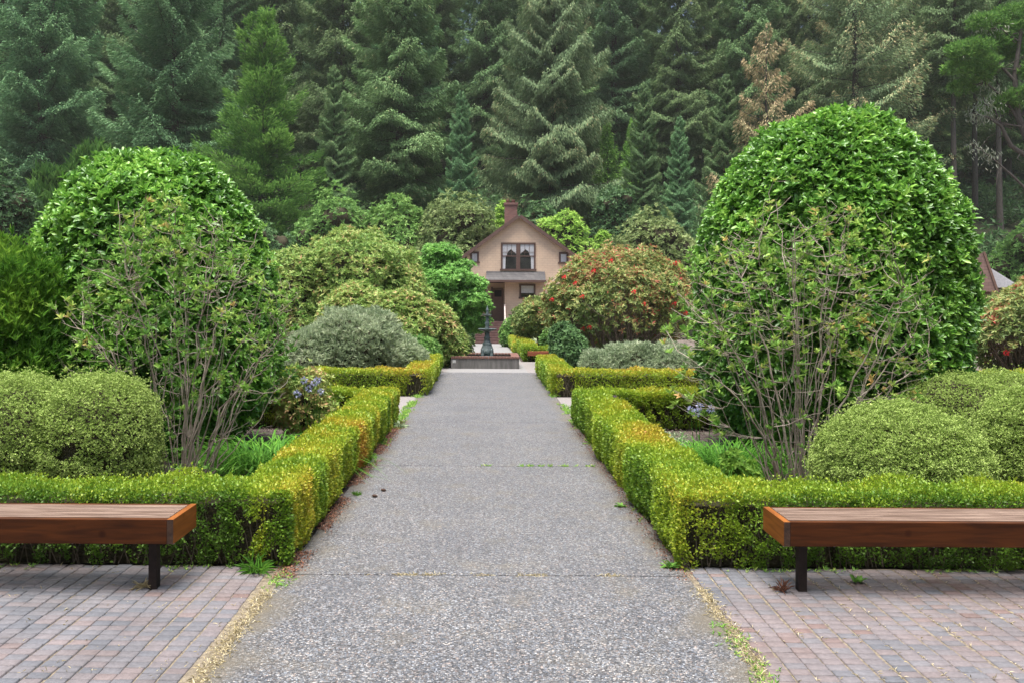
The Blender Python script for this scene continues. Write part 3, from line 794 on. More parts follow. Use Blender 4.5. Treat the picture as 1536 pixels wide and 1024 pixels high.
# the red flowering rhododendron: fans of stems under a leafy canopy
def red_rhodo(label, cx, d, w, top, seed, n, flowers, dens=1.0, mat=None, tone=.52, L=.135):
    g_ = np.random.default_rng(seed)
    t = thing('rhododendron', label, 'shrub', (cx, d, 0), 0)
    lob = [(0, 0, top * .52, w, w * .8, top * .48), (-w * .45, -.2, top * .40, w * .62, w * .6, top * .40), (w * .5, 0, top * .5, w * .6, w * .6, top * .42)]
    P, N = lobes_shell(lob, n, .30, .10, .8, seed, .25, (.9, -.95))
    lowfront = (P[:, 2] < top * .60) & (N[:, 1] < .3) & (g_.random(len(P)) < 1.8 * (1 - P[:, 2] / (top * .62)))
    P, N = P[~lowfront], N[~lowfront]
    O = unit(N + np.array([0, 0, .6]) + rng.normal(0, .25, N.shape))
    Pl, D, U = rosettes(P, O, 7, 40, 92, .35)
    Ls = L * rng.uniform(.7, 1.25, len(Pl))
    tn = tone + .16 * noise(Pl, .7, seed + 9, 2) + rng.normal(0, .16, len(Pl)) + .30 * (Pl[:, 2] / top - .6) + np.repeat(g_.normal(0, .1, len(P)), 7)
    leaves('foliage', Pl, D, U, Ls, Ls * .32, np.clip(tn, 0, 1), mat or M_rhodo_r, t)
    tb = Tubes()
    for k in range(46):
        a = g_.uniform(0, 6.28); r = g_.random() ** .5
        p3 = np.array([math.cos(a) * r * w, math.sin(a) * r * w * .8, top * (.85 - .35 * r * r)])
        p0 = np.array([math.cos(a) * r * w * .4, math.sin(a) * r * w * .3, 0])
        s = np.linspace(0, 1, 8)[:, None]
        c = p0 * (1 - s) + p3 * s + g_.normal(0, .05, (8, 3)) * np.sin(s * 3.14)
        tb.add(c, .035, .010, 5)
        for _ in range(6):
            q = c[g_.integers(2, 6)]; e = q + np.array([g_.normal(0, .4), g_.normal(-.1, .4), g_.uniform(.3, .9)])
            tb.add([q, (q + e) / 2 + g_.normal(0, .04, 3), e], .012, .005, 4)
    tb.build('branches', M_twig, t)
    # flower trusses
    me = None
    front = np.where((N[:, 1] < -.25))[0]
    for fx, fz in flowers:
        q = P[front]
        k = front[np.argmin((q[:, 0] - fx) ** 2 + (q[:, 2] - fz) ** 2 + .02 * q[:, 1])]
        if me is None:
            o = unit(rng.normal(size=(26, 3)) + np.array([0, 0, .3]))
            V, F, T = leaf_arrays(o * .03, o, rng.normal(size=(26, 3)), .052, .048, rng.random(26))
            me = mesh_np('flower', V, F, T); me.materials.append(leaf_mat('red petals', [(0, (.50, .015, .02)), (1, (.75, .06, .06))], .5, .3, .3))
        f = link('flower', me, None, t)
        f.location = P[k] + N[k] * .10
    return t
d = 25.8
m_px = F_PX / d
fl = [(X(px, d) - X(925, d), Z(py, d)) for px, py in ((843, 420), (860, 446), (935, 436), (946, 457), (866, 489), (872, 488), (857, 428), (905, 398), (1000, 400), (990, 455), (820, 455), (880, 410), (1008, 468), (850, 462))]
red_rhodo('large rhododendron dotted with red flowers, bare stems below, right of the house', X(928, d), d, 2.15, Z(371, d), 91, 10500, fl)
d = 21
fl = [(X(px, d) - X(1560, d), Z(py, d)) for px, py in ((1522, 440), (1495, 518), (1515, 470))]
red_rhodo('pinkish rhododendron at the right edge, beyond the tall laurel dome', X(1560, d), d, 1.6, Z(416, d), 95, 6000, fl, tone=.50)
d = 34
shrub('rhododendron', 'small olive rhododendron right of the house steps, with a dark slender trunk', 'shrub',
      [(X(812, d), d, 1.35, .95, 1.0, .85), (X(790, d), d + .5, 1.05, .55, .7, .7), (X(835, d), d + .5, 1.3, .9, .9, .9)], M_rhodo_r, 2600, 7, .17, .36, .45, .14, .9, seed=36, core=None, up=.6, zmin=.55, trunk=(5, .05), gap=(1, -.8), tone=(.42, .14))
d = 24
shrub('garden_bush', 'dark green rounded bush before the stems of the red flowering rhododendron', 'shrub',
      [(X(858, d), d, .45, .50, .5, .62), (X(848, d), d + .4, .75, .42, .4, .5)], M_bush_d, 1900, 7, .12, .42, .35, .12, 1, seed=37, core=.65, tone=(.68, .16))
d = 30
shrub('garden_bush', 'leafy mid green bush under the olive rhododendron, beside the little bench', 'shrub',
      [(X(835, d), d, .5, .55, .5, .75)], M_bush_g, 1200, 7, .12, .42, .35, .12, 1, seed=38, core=.65)
d = 46
shrub('garden_bush', 'fresh green round bush against the house wall, right of the steps', 'shrub',
      [(X(772, d), d, .15, .75, .7, .95), (X(790, d), d + 1, .2, .7, .7, .9)], M_bush_g, 1400, 7, .17, .42, .35, .1, .8, seed=39, core=.65, tone=(.6, .15))
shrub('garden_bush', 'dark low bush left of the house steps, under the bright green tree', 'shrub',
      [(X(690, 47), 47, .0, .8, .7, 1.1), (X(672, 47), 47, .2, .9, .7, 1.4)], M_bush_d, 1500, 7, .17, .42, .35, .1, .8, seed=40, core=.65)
shrub('garden_bush', 'grey green bush left of the path, below the bright green tree', 'shrub',
      [(X(683, 29.5), 29.5, .3, .6, .5, .7), (X(660, 30), 30, .5, .5, .5, .8)], M_bush_o, 1200, 7, .13, .4, .4, .1, 1, seed=41, core=.65)
shrub('garden_bush', 'pale cream tinted low bush right of the house steps behind the far hedge', 'shrub',
      [(X(803, 37), 37, -.1, .75, .6, .45)], M_grey, 700, 7, .13, .3, .4, .1, 1, seed=42, core=.65, tone=(.85, .1))

# flowering and strappy plants in the near beds
def strap_clump(name, label, cat, cx, cy, n, L, spread, mat, W=.02, group=None, tone=.5):
    t = thing(name, label, cat, (cx, cy, 0), 0, group)
    P = np.stack([rng.normal(0, spread * .45, n), rng.normal(0, spread * .35, n), np.zeros(n)], -1)
    a = np.arctan2(P[:, 1], P[:, 0]) + rng.normal(0, .7, n)
    el = rng.uniform(.35, 1.3, n)
    V, F, T = [], [], []
    Ls = L * rng.uniform(.6, 1.15, n)
    s = np.linspace(0, 1, 6)
    for i in range(n):
        h = np.array([math.cos(a[i]), math.sin(a[i]), 0])
        x = Ls[i] * s * math.cos(el[i]) + Ls[i] * .28 * s * s
        z = Ls[i] * (s * math.sin(el[i]) - .62 * s ** 2.4)
        c = P[i] + h * x[:, None] + np.array([0, 0, 1]) * np.maximum(z, .01)[:, None]
        sd = np.array([-h[1], h[0], 0]) * W * .5
        wv = np.sin(np.clip(.25 + s * .8, 0, 1) * math.pi)[:, None] * .9 + .08
        V.append(np.stack([c - sd * wv, c + sd * wv], 1).reshape(-1, 3))
        b0 = i * 12
        F.append([(b0 + 2 * k, b0 + 2 * k + 1, b0 + 2 * k + 3, b0 + 2 * k + 2) for k in range(5)])
        T.append(np.full(12, tone + rng.normal(0, .2)))
    link('leaves', mesh_np('leaves', np.concatenate(V), np.array(F).reshape(-1, 4), np.clip(np.concatenate(T), 0, 1), True), mat, t)
    return t
t1 = strap_clump('daylily_clump', 'arching strap leaved clump behind the orange hedge, beside the pale azalea stems', 'plant', X(400, 9.5), 9.5, 900, .85, .62, M_lily, .017, 'strap leaved clumps in the near beds', .38)
t2 = strap_clump('daylily_clump', 'smaller strap leaved clump beneath the tallest laurel dome', 'plant', X(1092, 9.6), 9.6, 900, .75, .6, M_lily, .014, 'strap leaved clumps in the near beds', .30)
def agapanthus(label, cx, cy, heads, L, seed):
    t = strap_clump('agapanthus', label, 'plant', cx, cy, 130, L, .35, M_lily, .02, tone=.4)
    g_ = np.random.default_rng(seed)
    mat = bpy.data.materials.get('blue petals') or leaf_mat('blue petals', [(0, (.17, .18, .30)), (1, (.34, .35, .48))], .5, .2, .3)
    for (px, py) in heads:
        p = np.array([X(px, cy) - cx, g_.normal(0, .06), Z(py, cy)])
        tb = Tubes(); tb.add([(p[0] * .6, p[1], 0), (p[0] * .9, p[1], p[2] * .6), p], .005, .004, 5)
        st = tb.build('flower_stem', M_lily, t)
        o = unit(g_.normal(size=(40, 3)))
        V, F, T = leaf_arrays(p + o * .022, o, g_.normal(size=(40, 3)), .04, .018, g_.random(40))
        link('flower_head', mesh_np('flower_head', V, F, T), mat, st)
    return t
agapanthus('clump of pale blue flower heads on stalks, in front of the tallest laurel dome', X(1052, 10.3), 10.3, ((1036, 612), (1052, 608), (1066, 611), (1045, 617)), .4, 5)
agapanthus('faded lavender flower heads on stalks beside the small bronze leaved shrub', X(468, 11.2), 11.2, ((455, 572), (470, 576), (478, 570), (462, 585), (482, 588), (450, 590)), .42, 6)
d = 11.6
shrub('bronze_shrub', 'small bronze leaved shrub beside lavender flowers, at the lower laurel dome', 'shrub',
      [(X(455, d), d, .5, .38, .35, .55), (X(485, d), d, .25, .25, .25, .35)], M_rhodo_y, 1100, 6, .07, .4, .4, .12, 1.5, seed=44, core=.6, tone=(.74, .14))
d = 8.9
shrub('herb', 'pale soft leaved herb below the strap leaved clump, against the yellow green hedge', 'plant',
      [(X(1105, d), d, .1, .17, .17, .26), (X(1122, d), d, .05, .12, .15, .18)], M_bush_l, 260, 6, .07, .55, .5, .1, 2, seed=45, core=None, tone=(.35, .15))
shrub('herb', 'low grey green mat plant in the near bed, beside the black path lamp', 'plant',
      [(X(985, 11.6), 11.6, 0, .45, .3, .12), (X(1010, 11.2), 11.2, 0, .3, .3, .09)], M_grey, 500, 6, .05, .4, .5, .1, 2, seed=46, core=None)

# small black path lamp inside the right bed
d = 12.0
t = thing('path_lamp', 'small black garden lamp on a stake, between the yellow green hedge and the short hedge', 'lamp', (X(923, d), d, 0))
MB().lathe((0, 0, 0), [(.012, 0), (.012, .42)], 10).build('stake', M_leg, t)
MB().lathe((0, 0, .42), [(.03, 0), (.045, .01), (.045, .11), (.03, .12)], 14).build('lamp_head', M_leg, t)
MB().lathe((0, 0, .541), [(.075, 0), (.078, .012), (.02, .05), (.004, .055)], 14).build('lamp_cap', M_leg, t)

# ------------------------------------------------------------------ fountain
cxf, y0f = X(728, 24.2), 24.2
M_conc = noise_mat('basin concrete', [(.25, (.08, .077, .07)), (.55, (.15, .142, .134)), (.8, (.24, .225, .21))], 3.5, .9, .3, 8, stretch=(3, 3, .5))
M_brickcap = noise_mat('brick coping', [(.3, (.10, .052, .042)), (.7, (.19, .095, .075))], 14, .85, .3)
M_verd = noise_mat('verdigris bronze', [(.3, (.05, .065, .07)), (.6, (.14, .18, .18)), (.8, (.30, .36, .33))], 7, .55, .3, spec=.5)
M_water, nt, b = mat_new('water'); b.inputs['Base Color'].default_value = (.03, .045, .04, 1); b.inputs['Roughness'].default_value = .06
t = thing('fountain_basin', 'square concrete fountain basin with a red brick rim at the end of the aggregate path', 'fountain basin', (cxf, y0f + 1, 0))
w, bh = .99, .36
m = MB()
m.box(-w, w, -w, -w + .2, 0, bh - .06); m.box(-w, w, w - .2, w, 0, bh - .06)
m.box(-w, -w + .2, -w + .201, w - .201, 0, bh - .06); m.box(w - .2, w, -w + .201, w - .201, 0, bh - .06)
m.build('basin_wall', M_conc, t)
m = MB()
n = 20
for k in range(n):
    a0 = -w + 2 * w * k / n
    for yy in (-w - .02, w - .22): m.box(a0 + .004, a0 + 2 * w / n - .004, yy, yy + .24, bh - .0595, bh, .006)
for k in range(16):
    a0 = -w + .23 + (2 * w - .46) * k / 16
    for xx in (-w - .02, w - .22): m.box(xx, xx + .24, a0 + .004, a0 + (2 * w - .46) / 16 - .004, bh - .0595, bh, .006)
m.build('brick_rim', M_brickcap, t)
MB().box(-w + .19, w - .19, -w + .19, w - .19, .0, .24).build('water', M_water, t)
MB().box(-w + .05, -w + .14, -w - .006, -w - .0005, .17, .27, .002).build('plaque', M_conc_l := noise_mat('pale plaque', [(.3, (.35, .34, .33)), (.7, (.6, .6, .58))], 12, .8, .1), t)

t = thing('tiered_fountain', 'verdigris two bowl tiered fountain rising from the square basin', 'fountain', (X(731, 25.2), y0f + 1, .22))
zz = lambda py: Z(py, 25.2) - .22
m = MB()
m.lathe((0, 0, 0), [(.22, 0), (.23, .06), (.17, .10), (.16, .14)], 16)
m.build('base', M_verd, t)
MB().lathe((0, 0, .141), [(.175, 0), (.20, .06), (.19, .16), (.15, .26), (.135, .30), (.15, .33), (.10, .38), (.085, .46), (.11, .50), (.07, .54), (.075, zz(498) - .142)], 20).build('pedestal', M_verd, t)
for a in (-2.3, -.85, .7, 2.4):
    q = MB(); q.lathe((.2 * math.cos(a), .2 * math.sin(a), .02), [(.035, 0), (.05, .05), (.045, .16), (.03, .2), (.04, .25), (.025, .3), (.005, .315)], 10)
    q.build('figure', M_verd, t)
MB().lathe((0, 0, zz(498)), [(.07, 0), (.14, .02), (.24, .055), (.275, .085), (.285, .10), (.265, .10), (.2, .07), (.05, .06)], 28).build('bowl', M_verd, t)
MB().lathe((0, 0, zz(498) + .0605), [(.065, 0), (.075, .05), (.05, .10), (.065, .15), (.08, .20), (.055, .25), (.04, .30), (.05, zz(475) - zz(498) - .062)], 16).build('upper_stem', M_verd, t)
MB().lathe((0, 0, zz(475)), [(.04, 0), (.10, .02), (.145, .05), (.15, .062), (.13, .062), (.03, .045)], 24).build('bowl', M_verd, t)
MB().lathe((0, 0, zz(475) + .0455), [(.04, 0), (.05, .05), (.03, .09), (.045, .13), (.05, .16), (.02, .21), (.012, .25), (.002, .29)], 14).build('finial', M_verd, t)

# ------------------------------------------------------------------ house
def shingle_mat(name, c0, c1, gapc, bw, bh_, axes='xz', rough=.85):
    m, nt, b = mat_new(name)
    tc = nt.nodes.new('ShaderNodeTexCoord'); sp = nt.nodes.new('ShaderNodeSeparateXYZ'); cb = nt.nodes.new('ShaderNodeCombineXYZ')
    nt.links.new(tc.outputs['Object'], sp.inputs[0])
    ad = node(nt, 'ShaderNodeMath', operation='ADD')
    nt.links.new(sp.outputs['X'], ad.inputs[0]); nt.links.new(sp.outputs['Y'], ad.inputs[1])
    if axes == 'xz': nt.links.new(ad.outputs[0], cb.inputs[0]); nt.links.new(sp.outputs['Z'], cb.inputs[1])
    else: nt.links.new(sp.outputs['X'], cb.inputs[1]); nt.links.new(sp.outputs['Y'], cb.inputs[0])
    br = nt.nodes.new('ShaderNodeTexBrick')
    br.inputs['Scale'].default_value = 1; br.inputs['Brick Width'].default_value = bw; br.inputs['Row Height'].default_value = bh_
    br.inputs['Mortar Size'].default_value = .010; br.inputs['Mortar Smooth'].default_value = .3
    br.inputs['Color1'].default_value = (*c0, 1); br.inputs['Color2'].default_value = (*c1, 1); br.inputs['Mortar'].default_value = (*gapc, 1)
    nt.links.new(cb.outputs[0], br.inputs['Vector'])
    nz = node(nt, 'ShaderNodeTexNoise'); nz.inputs['Scale'].default_value = .9; nz.inputs['Detail'].default_value = 6
    nt.links.new(tc.outputs['Object'], nz.inputs['Vector'])
    r = ramp(nt, nz.outputs['Fac'], [(.3, (.85, .85, .86)), (.7, (1.08, 1.07, 1.05))])
    mm = node(nt, 'ShaderNodeMix', data_type='RGBA', blend_type='MULTIPLY'); mm.inputs[0].default_value = 1
    nt.links.new(br.outputs['Color'], mm.inputs[6]); nt.links.new(r.outputs[0], mm.inputs[7])
    nt.links.new(mm.outputs[2], b.inputs['Base Color'])
    bp = nt.nodes.new('ShaderNodeBump'); bp.inputs['Strength'].default_value = .6; bp.inputs['Distance'].default_value = .03; bp.invert = True
    nt.links.new(br.outputs['Fac'], bp.inputs['Height']); nt.links.new(bp.outputs[0], b.inputs['Normal'])
    b.inputs['Roughness'].default_value = rough
    return m
M_side = shingle_mat('tan shingles', (.76, .565, .41), (.79, .60, .435), (.65, .475, .34), .34, .155)
M_roof = shingle_mat('roof shingles', (.15, .13, .125), (.20, .175, .165), (.08, .07, .07), .35, .16, 'xy')
M_roofgrey = shingle_mat('porch shingles', (.075, .072, .075), (.11, .105, .106), (.045, .043, .043), .3, .14, 'xz')
M_trim = noise_mat('brown trim', [(.3, (.10, .058, .048)), (.7, (.145, .088, .072))], 3, .6, .1)
M_door = noise_mat('brown door', [(.3, (.17, .10, .075)), (.7, (.23, .14, .105))], 3, .55, .1)
M_step = noise_mat('brown steps', [(.3, (.085, .045, .042)), (.7, (.15, .085, .075))], 4, .7, .15)
M_chim = shingle_mat('chimney brick', (.20, .085, .07), (.27, .13, .105), (.16, .12, .11), .22, .08)
M_white = noise_mat('white cloth', [(.3, (.52, .53, .56)), (.7, (.7, .7, .71))], 9, .9, .2)
M_dark = noise_mat('dark room paint', [(.3, (.012, .012, .013)), (.7, (.025, .024, .024))], 3, .9, 0)  # near-black colour stands in for unlit rooms
M_pale = noise_mat('pale rail', [(.3, (.42, .36, .33)), (.7, (.55, .48, .45))], 4, .6, .1)
M_glass, nt, b = mat_new('window glass')
b.inputs['Base Color'].default_value = (.6, .66, .72, 1); b.inputs['Roughness'].default_value = .04
tr = nt.nodes.new('ShaderNodeBsdfTransparent'); ms = nt.nodes.new('ShaderNodeMixShader'); ms.inputs[0].default_value = .965
gl = nt.nodes.new('ShaderNodeBsdfGlossy'); gl.inputs['Roughness'].default_value = .03
nt.links.new(gl.outputs[0], ms.inputs[1]); nt.links.new(tr.outputs[0], ms.inputs[2]); nt.links.new(ms.outputs[0], nt.nodes['Material Output'].inputs[0])

YF = 54.5
hx = lambda px: X(px, YF)
hz = lambda py: Z(py, YF)
house = thing('house', 'tan shingled gabled house with brown trim and brick chimney, closing the path', 'house', (0, YF, -.6))
def hb(px0, px1, y0, y1, py0, py1, name, mat, parent=house, bev=0, world_z=False):
    o = MB().box(hx(px0), hx(px1), y0, y1, hz(py1) + .6, hz(py0) + .6, bev).build(name, mat, parent)
    return o
xl, xr, xa = hx(700), hx(859), hx(778)
za, ze = hz(325) + .6, hz(383) + .6
zp = hz(422) + .6
# walls: gable above the porch line, wall right of the porch, side and back walls
m = MB()
m.prism([(xl, 0, zp), (xr, 0, zp), (xr, 0, ze), (xa, 0, za), (xl, 0, ze)], (0, .25, 0))
m.box(hx(757), xr, 0.0, .25, 0, zp - .002)
m.box(xl, xl + .25, .251, 10, 0, ze - .05); m.box(xr - .25, xr, .251, 10, 0, ze - .05)
m.box(hx(757), hx(757) + .2, .251, 1.8, 0, zp - .003)
m.box(xl + .251, xr - .251, 9.7, 10, 0, ze - .06)
m.box(xl + .251, hx(757) - .002, 1.6, 1.85, 0, zp - .004)
wall = m.build('wall', M_side, house)
floor_z = hz(482) + .6
MB().box(xl + .252, hx(757) - .003, -.9, 1.599, floor_z - .12, floor_z).build('porch_floor', M_step, house)
MB().box(xl + .252, hx(757) - .003, .251, 1.598, zp - .09, zp - .008).build('porch_ceiling', M_trim, house)
# main roof
def slope(xA, zA, xB, zB, y0, y1, th):
    n = Vector((-(zB - zA), 0, xB - xA)).normalized() * th
    if n.z < 0: n = -n
    return [(xA, y0, zA), (xB, y0, zB), (xB + n.x, y0, zB + n.z), (xA + n.x, y0, zA + n.z)]
sl_l = (za - ze) / (xa - xl); sl_r = (za - ze) / (xr - xa)
ov = .32
m = MB()
m.prism(slope(xl - ov, ze - ov * sl_l, xa, za, -.3, 0, .10), (0, 10.6, 0))
rf = m.build('roof', M_roof, house)
m = MB(); m.prism(slope(xr + ov, ze - ov * sl_r, xa + .001, za + .001, -.3, 0, .10), (0, 10.6, 0)); m.build('roof', M_roof, house)
m = MB()
m.prism(slope(xl - ov - .02, ze - (ov + .02) * sl_l - .09, xa, za - .09, -.36, 0, .22), (0, .055, 0))
m.build('bargeboard', M_trim, house)
m = MB(); m.prism(slope(xr + ov + .02, ze - (ov + .02) * sl_r - .09, xa + .002, za - .088, -.362, 0, .22), (0, .055, 0)); m.build('bargeboard', M_trim, house)
# chimney
cx0, cx1 = hx(757), hx(776)
m = MB(); m.box(cx0, cx1, 1.2, 2.2, hz(350) + .6, hz(304) + .6); ch = m.build('chimney', M_chim, rf)
MB().box(cx0 - .06, cx1 + .06, 1.14, 2.26, hz(304) + .601, hz(300.5) + .6).build('chimney_cap', M_chim, ch)
for q in (.25, .7):
    MB().lathe((cx0 + q * (cx1 - cx0), 1.7, hz(300.5) + .601), [(.13, 0), (.11, .15), (.13, .2), (.12, .22)], 12).build('chimney_pot', M_brickcap, ch)
# porch roof
m = MB()
px0, px1 = hx(729), hx(817)
zt, zb = hz(407) + .6, hz(421) + .6
m.prism([(px0, -.95, zb), (px0, -.002, zt), (px0, -.002, zb)], (px1 - px0, 0, 0))
pr = m.build('porch_roof', M_roofgrey, house)
MB().box(px0 - .03, px1 + .03, -1.02, -.951, zb - .12, zb + .02).build('fascia', M_trim, pr)
MB().box(px0, px1, -.95, -.003, zb - .10, zb - .002).build('soffit', M_trim, pr)

def window(px0, px1, py0, py1, leaves_n, y=0.0, curtain=None, fw=.11):
    x0, x1, z1, z0 = hx(px0), hx(px1), hz(py0) + .6, hz(py1) + .6
    m = MB()
    m.box(x0, x1, y - .07, y - .001, z1 - fw, z1); m.box(x0 - .05, x1 + .05, y - .10, y - .001, z0, z0 + fw)
    m.box(x0, x0 + fw, y - .068, y - .001, z0 + fw + .001, z1 - fw - .001); m.box(x1 - fw, x1, y - .068, y - .001, z0 + fw + .001, z1 - fw - .001)
    if leaves_n == 2:
        c = (x0 + x1) / 2; m.box(c - .13, c + .13, y - .068, y - .001, z0 + fw + .001, z1 - fw - .001)
    w_ = m.build('window', M_trim, house)
    spans = [(x0 + fw, x1 - fw)] if leaves_n == 1 else [(x0 + fw, (x0 + x1) / 2 - .13), ((x0 + x1) / 2 + .13, x1 - fw)]
    for k, (a, c) in enumerate(spans):
        MB().box(a + .001, c - .001, y - .009, y - .0015, z0 + fw + .001, z1 - fw - .001).build('dark_panel', M_dark, w_)  # dark panel on the wall face; room shade put into its colour
        zi0, zi1 = z0 + fw + .002, z1 - fw - .002
        cu = MB()
        W_ = c - a; Hh = zi1 - zi0
        if curtain == 'lace':
            s = 1 if k == 0 else -1
            e = a if k == 0 else c
            pts = [(e + s * .004, y - .012, zi0 + .004), (e + s * .20 * W_, y - .012, zi0 + .004), (e + s * .22 * W_, y - .012, zi0 + .45 * Hh), (e + s * .42 * W_, y - .012, zi0 + .72 * Hh),
                   (e + s * .62 * W_, y - .012, zi0 + .80 * Hh), (e + s * .8 * W_, y - .012, zi0 + .70 * Hh), (e + s * .985 * W_, y - .012, zi0 + .62 * Hh), (e + s * .985 * W_, y - .012, zi1 - .004), (e + s * .004, y - .012, zi1 - .004)]
            cu.prism(pts, (0, -.004, 0)); cu.build('curtain', M_white, w_)
        elif curtain == 'half':
            cu.box(a + .004, c - .004, y - .016, y - .012, zi0 + .35 * Hh, zi1 - .004); cu.build('curtain', M_white, w_)
        elif curtain == 'full':
            cu.box(a + .02, c - .02, y - .016, y - .012, zi0 + .004, zi1 - .02); cu.build('curtain', M_white, w_)
        MB().box(a + .0012, c - .0012, y - .030, y - .026, zi0, zi1).build('pane', M_glass, w_)
        mb = MB(); zm = zi0 + .52 * Hh
        if leaves_n == 2:
            mb.box(a + .0015, c - .0015, y - .055, y - .032, zm - .03, zm + .03)
            for q in (.33, .66): mb.box(a + q * W_ - .012, a + q * W_ + .012, y - .05, y - .034, zm + .031, zi1)
            mb.box(a + .0015, c - .0015, y - .049, y - .035, zm + .24, zm + .262)
            mb.build('sash', M_trim, w_)
    return w_
window(751, 803, 364, 406, 2, curtain='lace')
window(838, 852, 378, 395, 1, curtain='full', fw=.10)
window(705, 718, 378, 395, 1, curtain='full', fw=.10)
window(779, 803, 426, 448, 1, curtain='half')
window(711, 728, 428, 446, 1, y=1.6, curtain='full')
# corner boards, door and post
m = MB(); m.box(hx(757) - .0025, hx(757) + .10, -.03, -.001, .02, zp - .15); m.build('corner_board', M_side, house)
dr = MB().box(hx(739), hx(755.5), 1.53, 1.598, floor_z + .002, hz(432) + .6, .008).build('door', M_door, house)
MB().box(hx(737), hx(739) - .002, 1.50, 1.599, floor_z + .002, hz(430) + .6).build('door_frame', M_trim, house)
MB().box(hx(742), hx(753), 1.515, 1.529, hz(445) + .6, hz(435) + .6).build('door_light', M_dark, dr)  # dark panel for the door glazing, coloured like an unlit room
MB().lathe((hx(741), 1.50, hz(459) + .6), [(.03, 0), (.04, .03), (.03, .06)], 10).build('handle', M_zinc, dr)
MB().box(hx(729), hx(732), -.85, -.70, floor_z + .001, zb - .121, .01).build('post', M_trim, house)
MB().box(hx(701), hx(704), -.85, -.70, floor_z + .001, zp - .01, .01).build('post', M_trim, house)
# steps
n = 9
xs0, xs1 = X(711, 53), X(756, 53)
m = MB()
for k in range(n):
    zt_ = floor_z - .02 - k * floor_z / n
    y1_ = -.905 - k * .26
    m.box(xs0, xs1, y1_ - .27, y1_ - .001 * 0, max(zt_ - .2, 0), zt_)
m.build('steps', M_step, house)
for xq, mt in ((xs0 - .06, M_step), (xs1 + .06, M_step)):
    m = MB(); m.prism([(xq - .05, -.91, 0), (xq - .05, -.91, floor_z + .1), (xq - .05, -3.3, .1), (xq - .05, -3.3, 0)], (.1, 0, 0)); m.build('stringer', mt, house)
for xq in (xs0 - .06, xs1 + .06):
    m = MB()
    m.prism([(xq - .03, -.95, floor_z + .95), (xq - .03, -.95, floor_z + 1.03), (xq - .03, -3.1, 1.05), (xq - .03, -3.1, .97)], (.06, 0, 0))
    m.box(xq - .045, xq + .045, -1.04, -.951, floor_z + .05, floor_z + 1.1); m.box(xq - .045, xq + .045, -3.19, -3.101, .0, 1.12)
    m.build('railing', M_pale, house)

# outbuilding glimpsed at the right
d = 58.0
t = thing('outbuilding', 'brown outbuilding with a white lean-to roof, peeping out behind the tallest laurel dome', 'building', (X(1450, d), d, 0))
q = lambda px, py: (X(px, d) - X(1450, d), Z(py, d))
a0, a1, a2 = q(1425, 364), q(1476, 376), q(1497, 434)
a3 = q(1400, 432)
m = MB(); m.prism([(a3[0], 0, a3[1]), (a2[0], 0, a2[1]), (a1[0], 0, a1[1]), (a0[0], 0, a0[1])], (0, 5, 0)); m.build('roof', shingle_mat('brown roof', (.24, .15, .125), (.30, .19, .16), (.15, .09, .08), .5, .22, 'xz'), t)
m = MB(); m.prism([(a1[0] - .12, -.06, a1[1] + .08), (a1[0] + .03, -.06, a1[1] + .10), (a2[0] + .05, -.06, a2[1]), (a2[0] - .13, -.06, a2[1])], (0, .058, 0)); m.build('bargeboard', M_door, t)
b1, b2 = q(1481, 391), q(1532, 424)
m = MB(); m.prism([(b1[0], .5, b1[1]), (b2[0], .3, b2[1]), (b2[0], .3, b2[1] - .15), (b1[0] + .8, .5, b2[1] - .15)], (0, 4, 0)); m.build('lean_to_roof', M_white, t)
MB().box(a3[0] + .2, b2[0] - .3, .6, 4.6, 0, a2[1] - .01).build('wall', M_door, t)

# ------------------------------------------------------------------ bushes behind the garden
def back_bush(label, px0, px1, py_top, d, mat, seed, n=3200, L=.30, cat='shrub', name='tall_bush', asp=.42, tone=(.5, .18), nl=6, trunk=None, gap=(.35, -.85), zdrop=0.0):
    g_ = np.random.default_rng(seed)
    zb = float(gz(d)); x0, x1 = X(px0, d), X(px1, d); zt = Z(py_top, d)
    w = (x1 - x0) / 2; h = zt - zb
    lob = [((x0 + x1) / 2, d, zb + h * .45, w * .72, w * .6, h * .55)]
    for k in range(nl):
        a = -1 + 2 * (k + .5) / nl + g_.normal(0, .08)
        hh = h * (1 - .38 * a * a) * g_.uniform(.82, 1.0)
        r = w * g_.uniform(.26, .42)
        lob.append(((x0 + x1) / 2 + a * w * .8, d + g_.uniform(-.35, .35) * w, zb + hh - r * .9, r * 1.1, r, r * .95))
        lob.append(((x0 + x1) / 2 + a * w * .85 + g_.normal(0, .2), d - .45 * w + g_.normal(0, .3), zb + hh * .5, r * 1.2, r, r * 1.2))
    return shrub(name, label, cat, lob, mat, n, 6, L, asp, .35, .14, .35, 35, 88, seed=seed, core=.66, up=.7, gap=gap, tone=tone, trunk=trunk)
back_bush('mid green rounded bushy tree at the forest edge, above the yellow olive rhododendron', 425, 590, 283, 64, M_bush_g, 201, 4600, tone=(.50, .16))
back_bush('light green bushy tree at the forest edge, below the open bare trunked spruce', 525, 672, 293, 62, M_bush_g, 202, 4600, tone=(.66, .16))
back_bush('olive green spreading tree at the forest edge, left of the house chimney', 600, 768, 288, 60.5, M_bush_o, 203, 5600, tone=(.5, .18))
back_bush('lime green bush peeping over the house roof left of the chimney', 728, 775, 298, 66.5, M_bush_l, 204, 1400, nl=4)
back_bush('lime green leafy tree rising behind the house roof, right of the gable', 782, 898, 312, 68, M_bush_l, 205, 3600)
back_bush('small yellow green bush right of the lime tree, behind the house', 885, 925, 344, 66, M_bush_l, 206, 1000, nl=3)
back_bush('pale olive tree at the forest edge, above the red flowering rhododendron', 890, 1060, 312, 63, M_bush_o, 207, 5600, tone=(.58, .16))
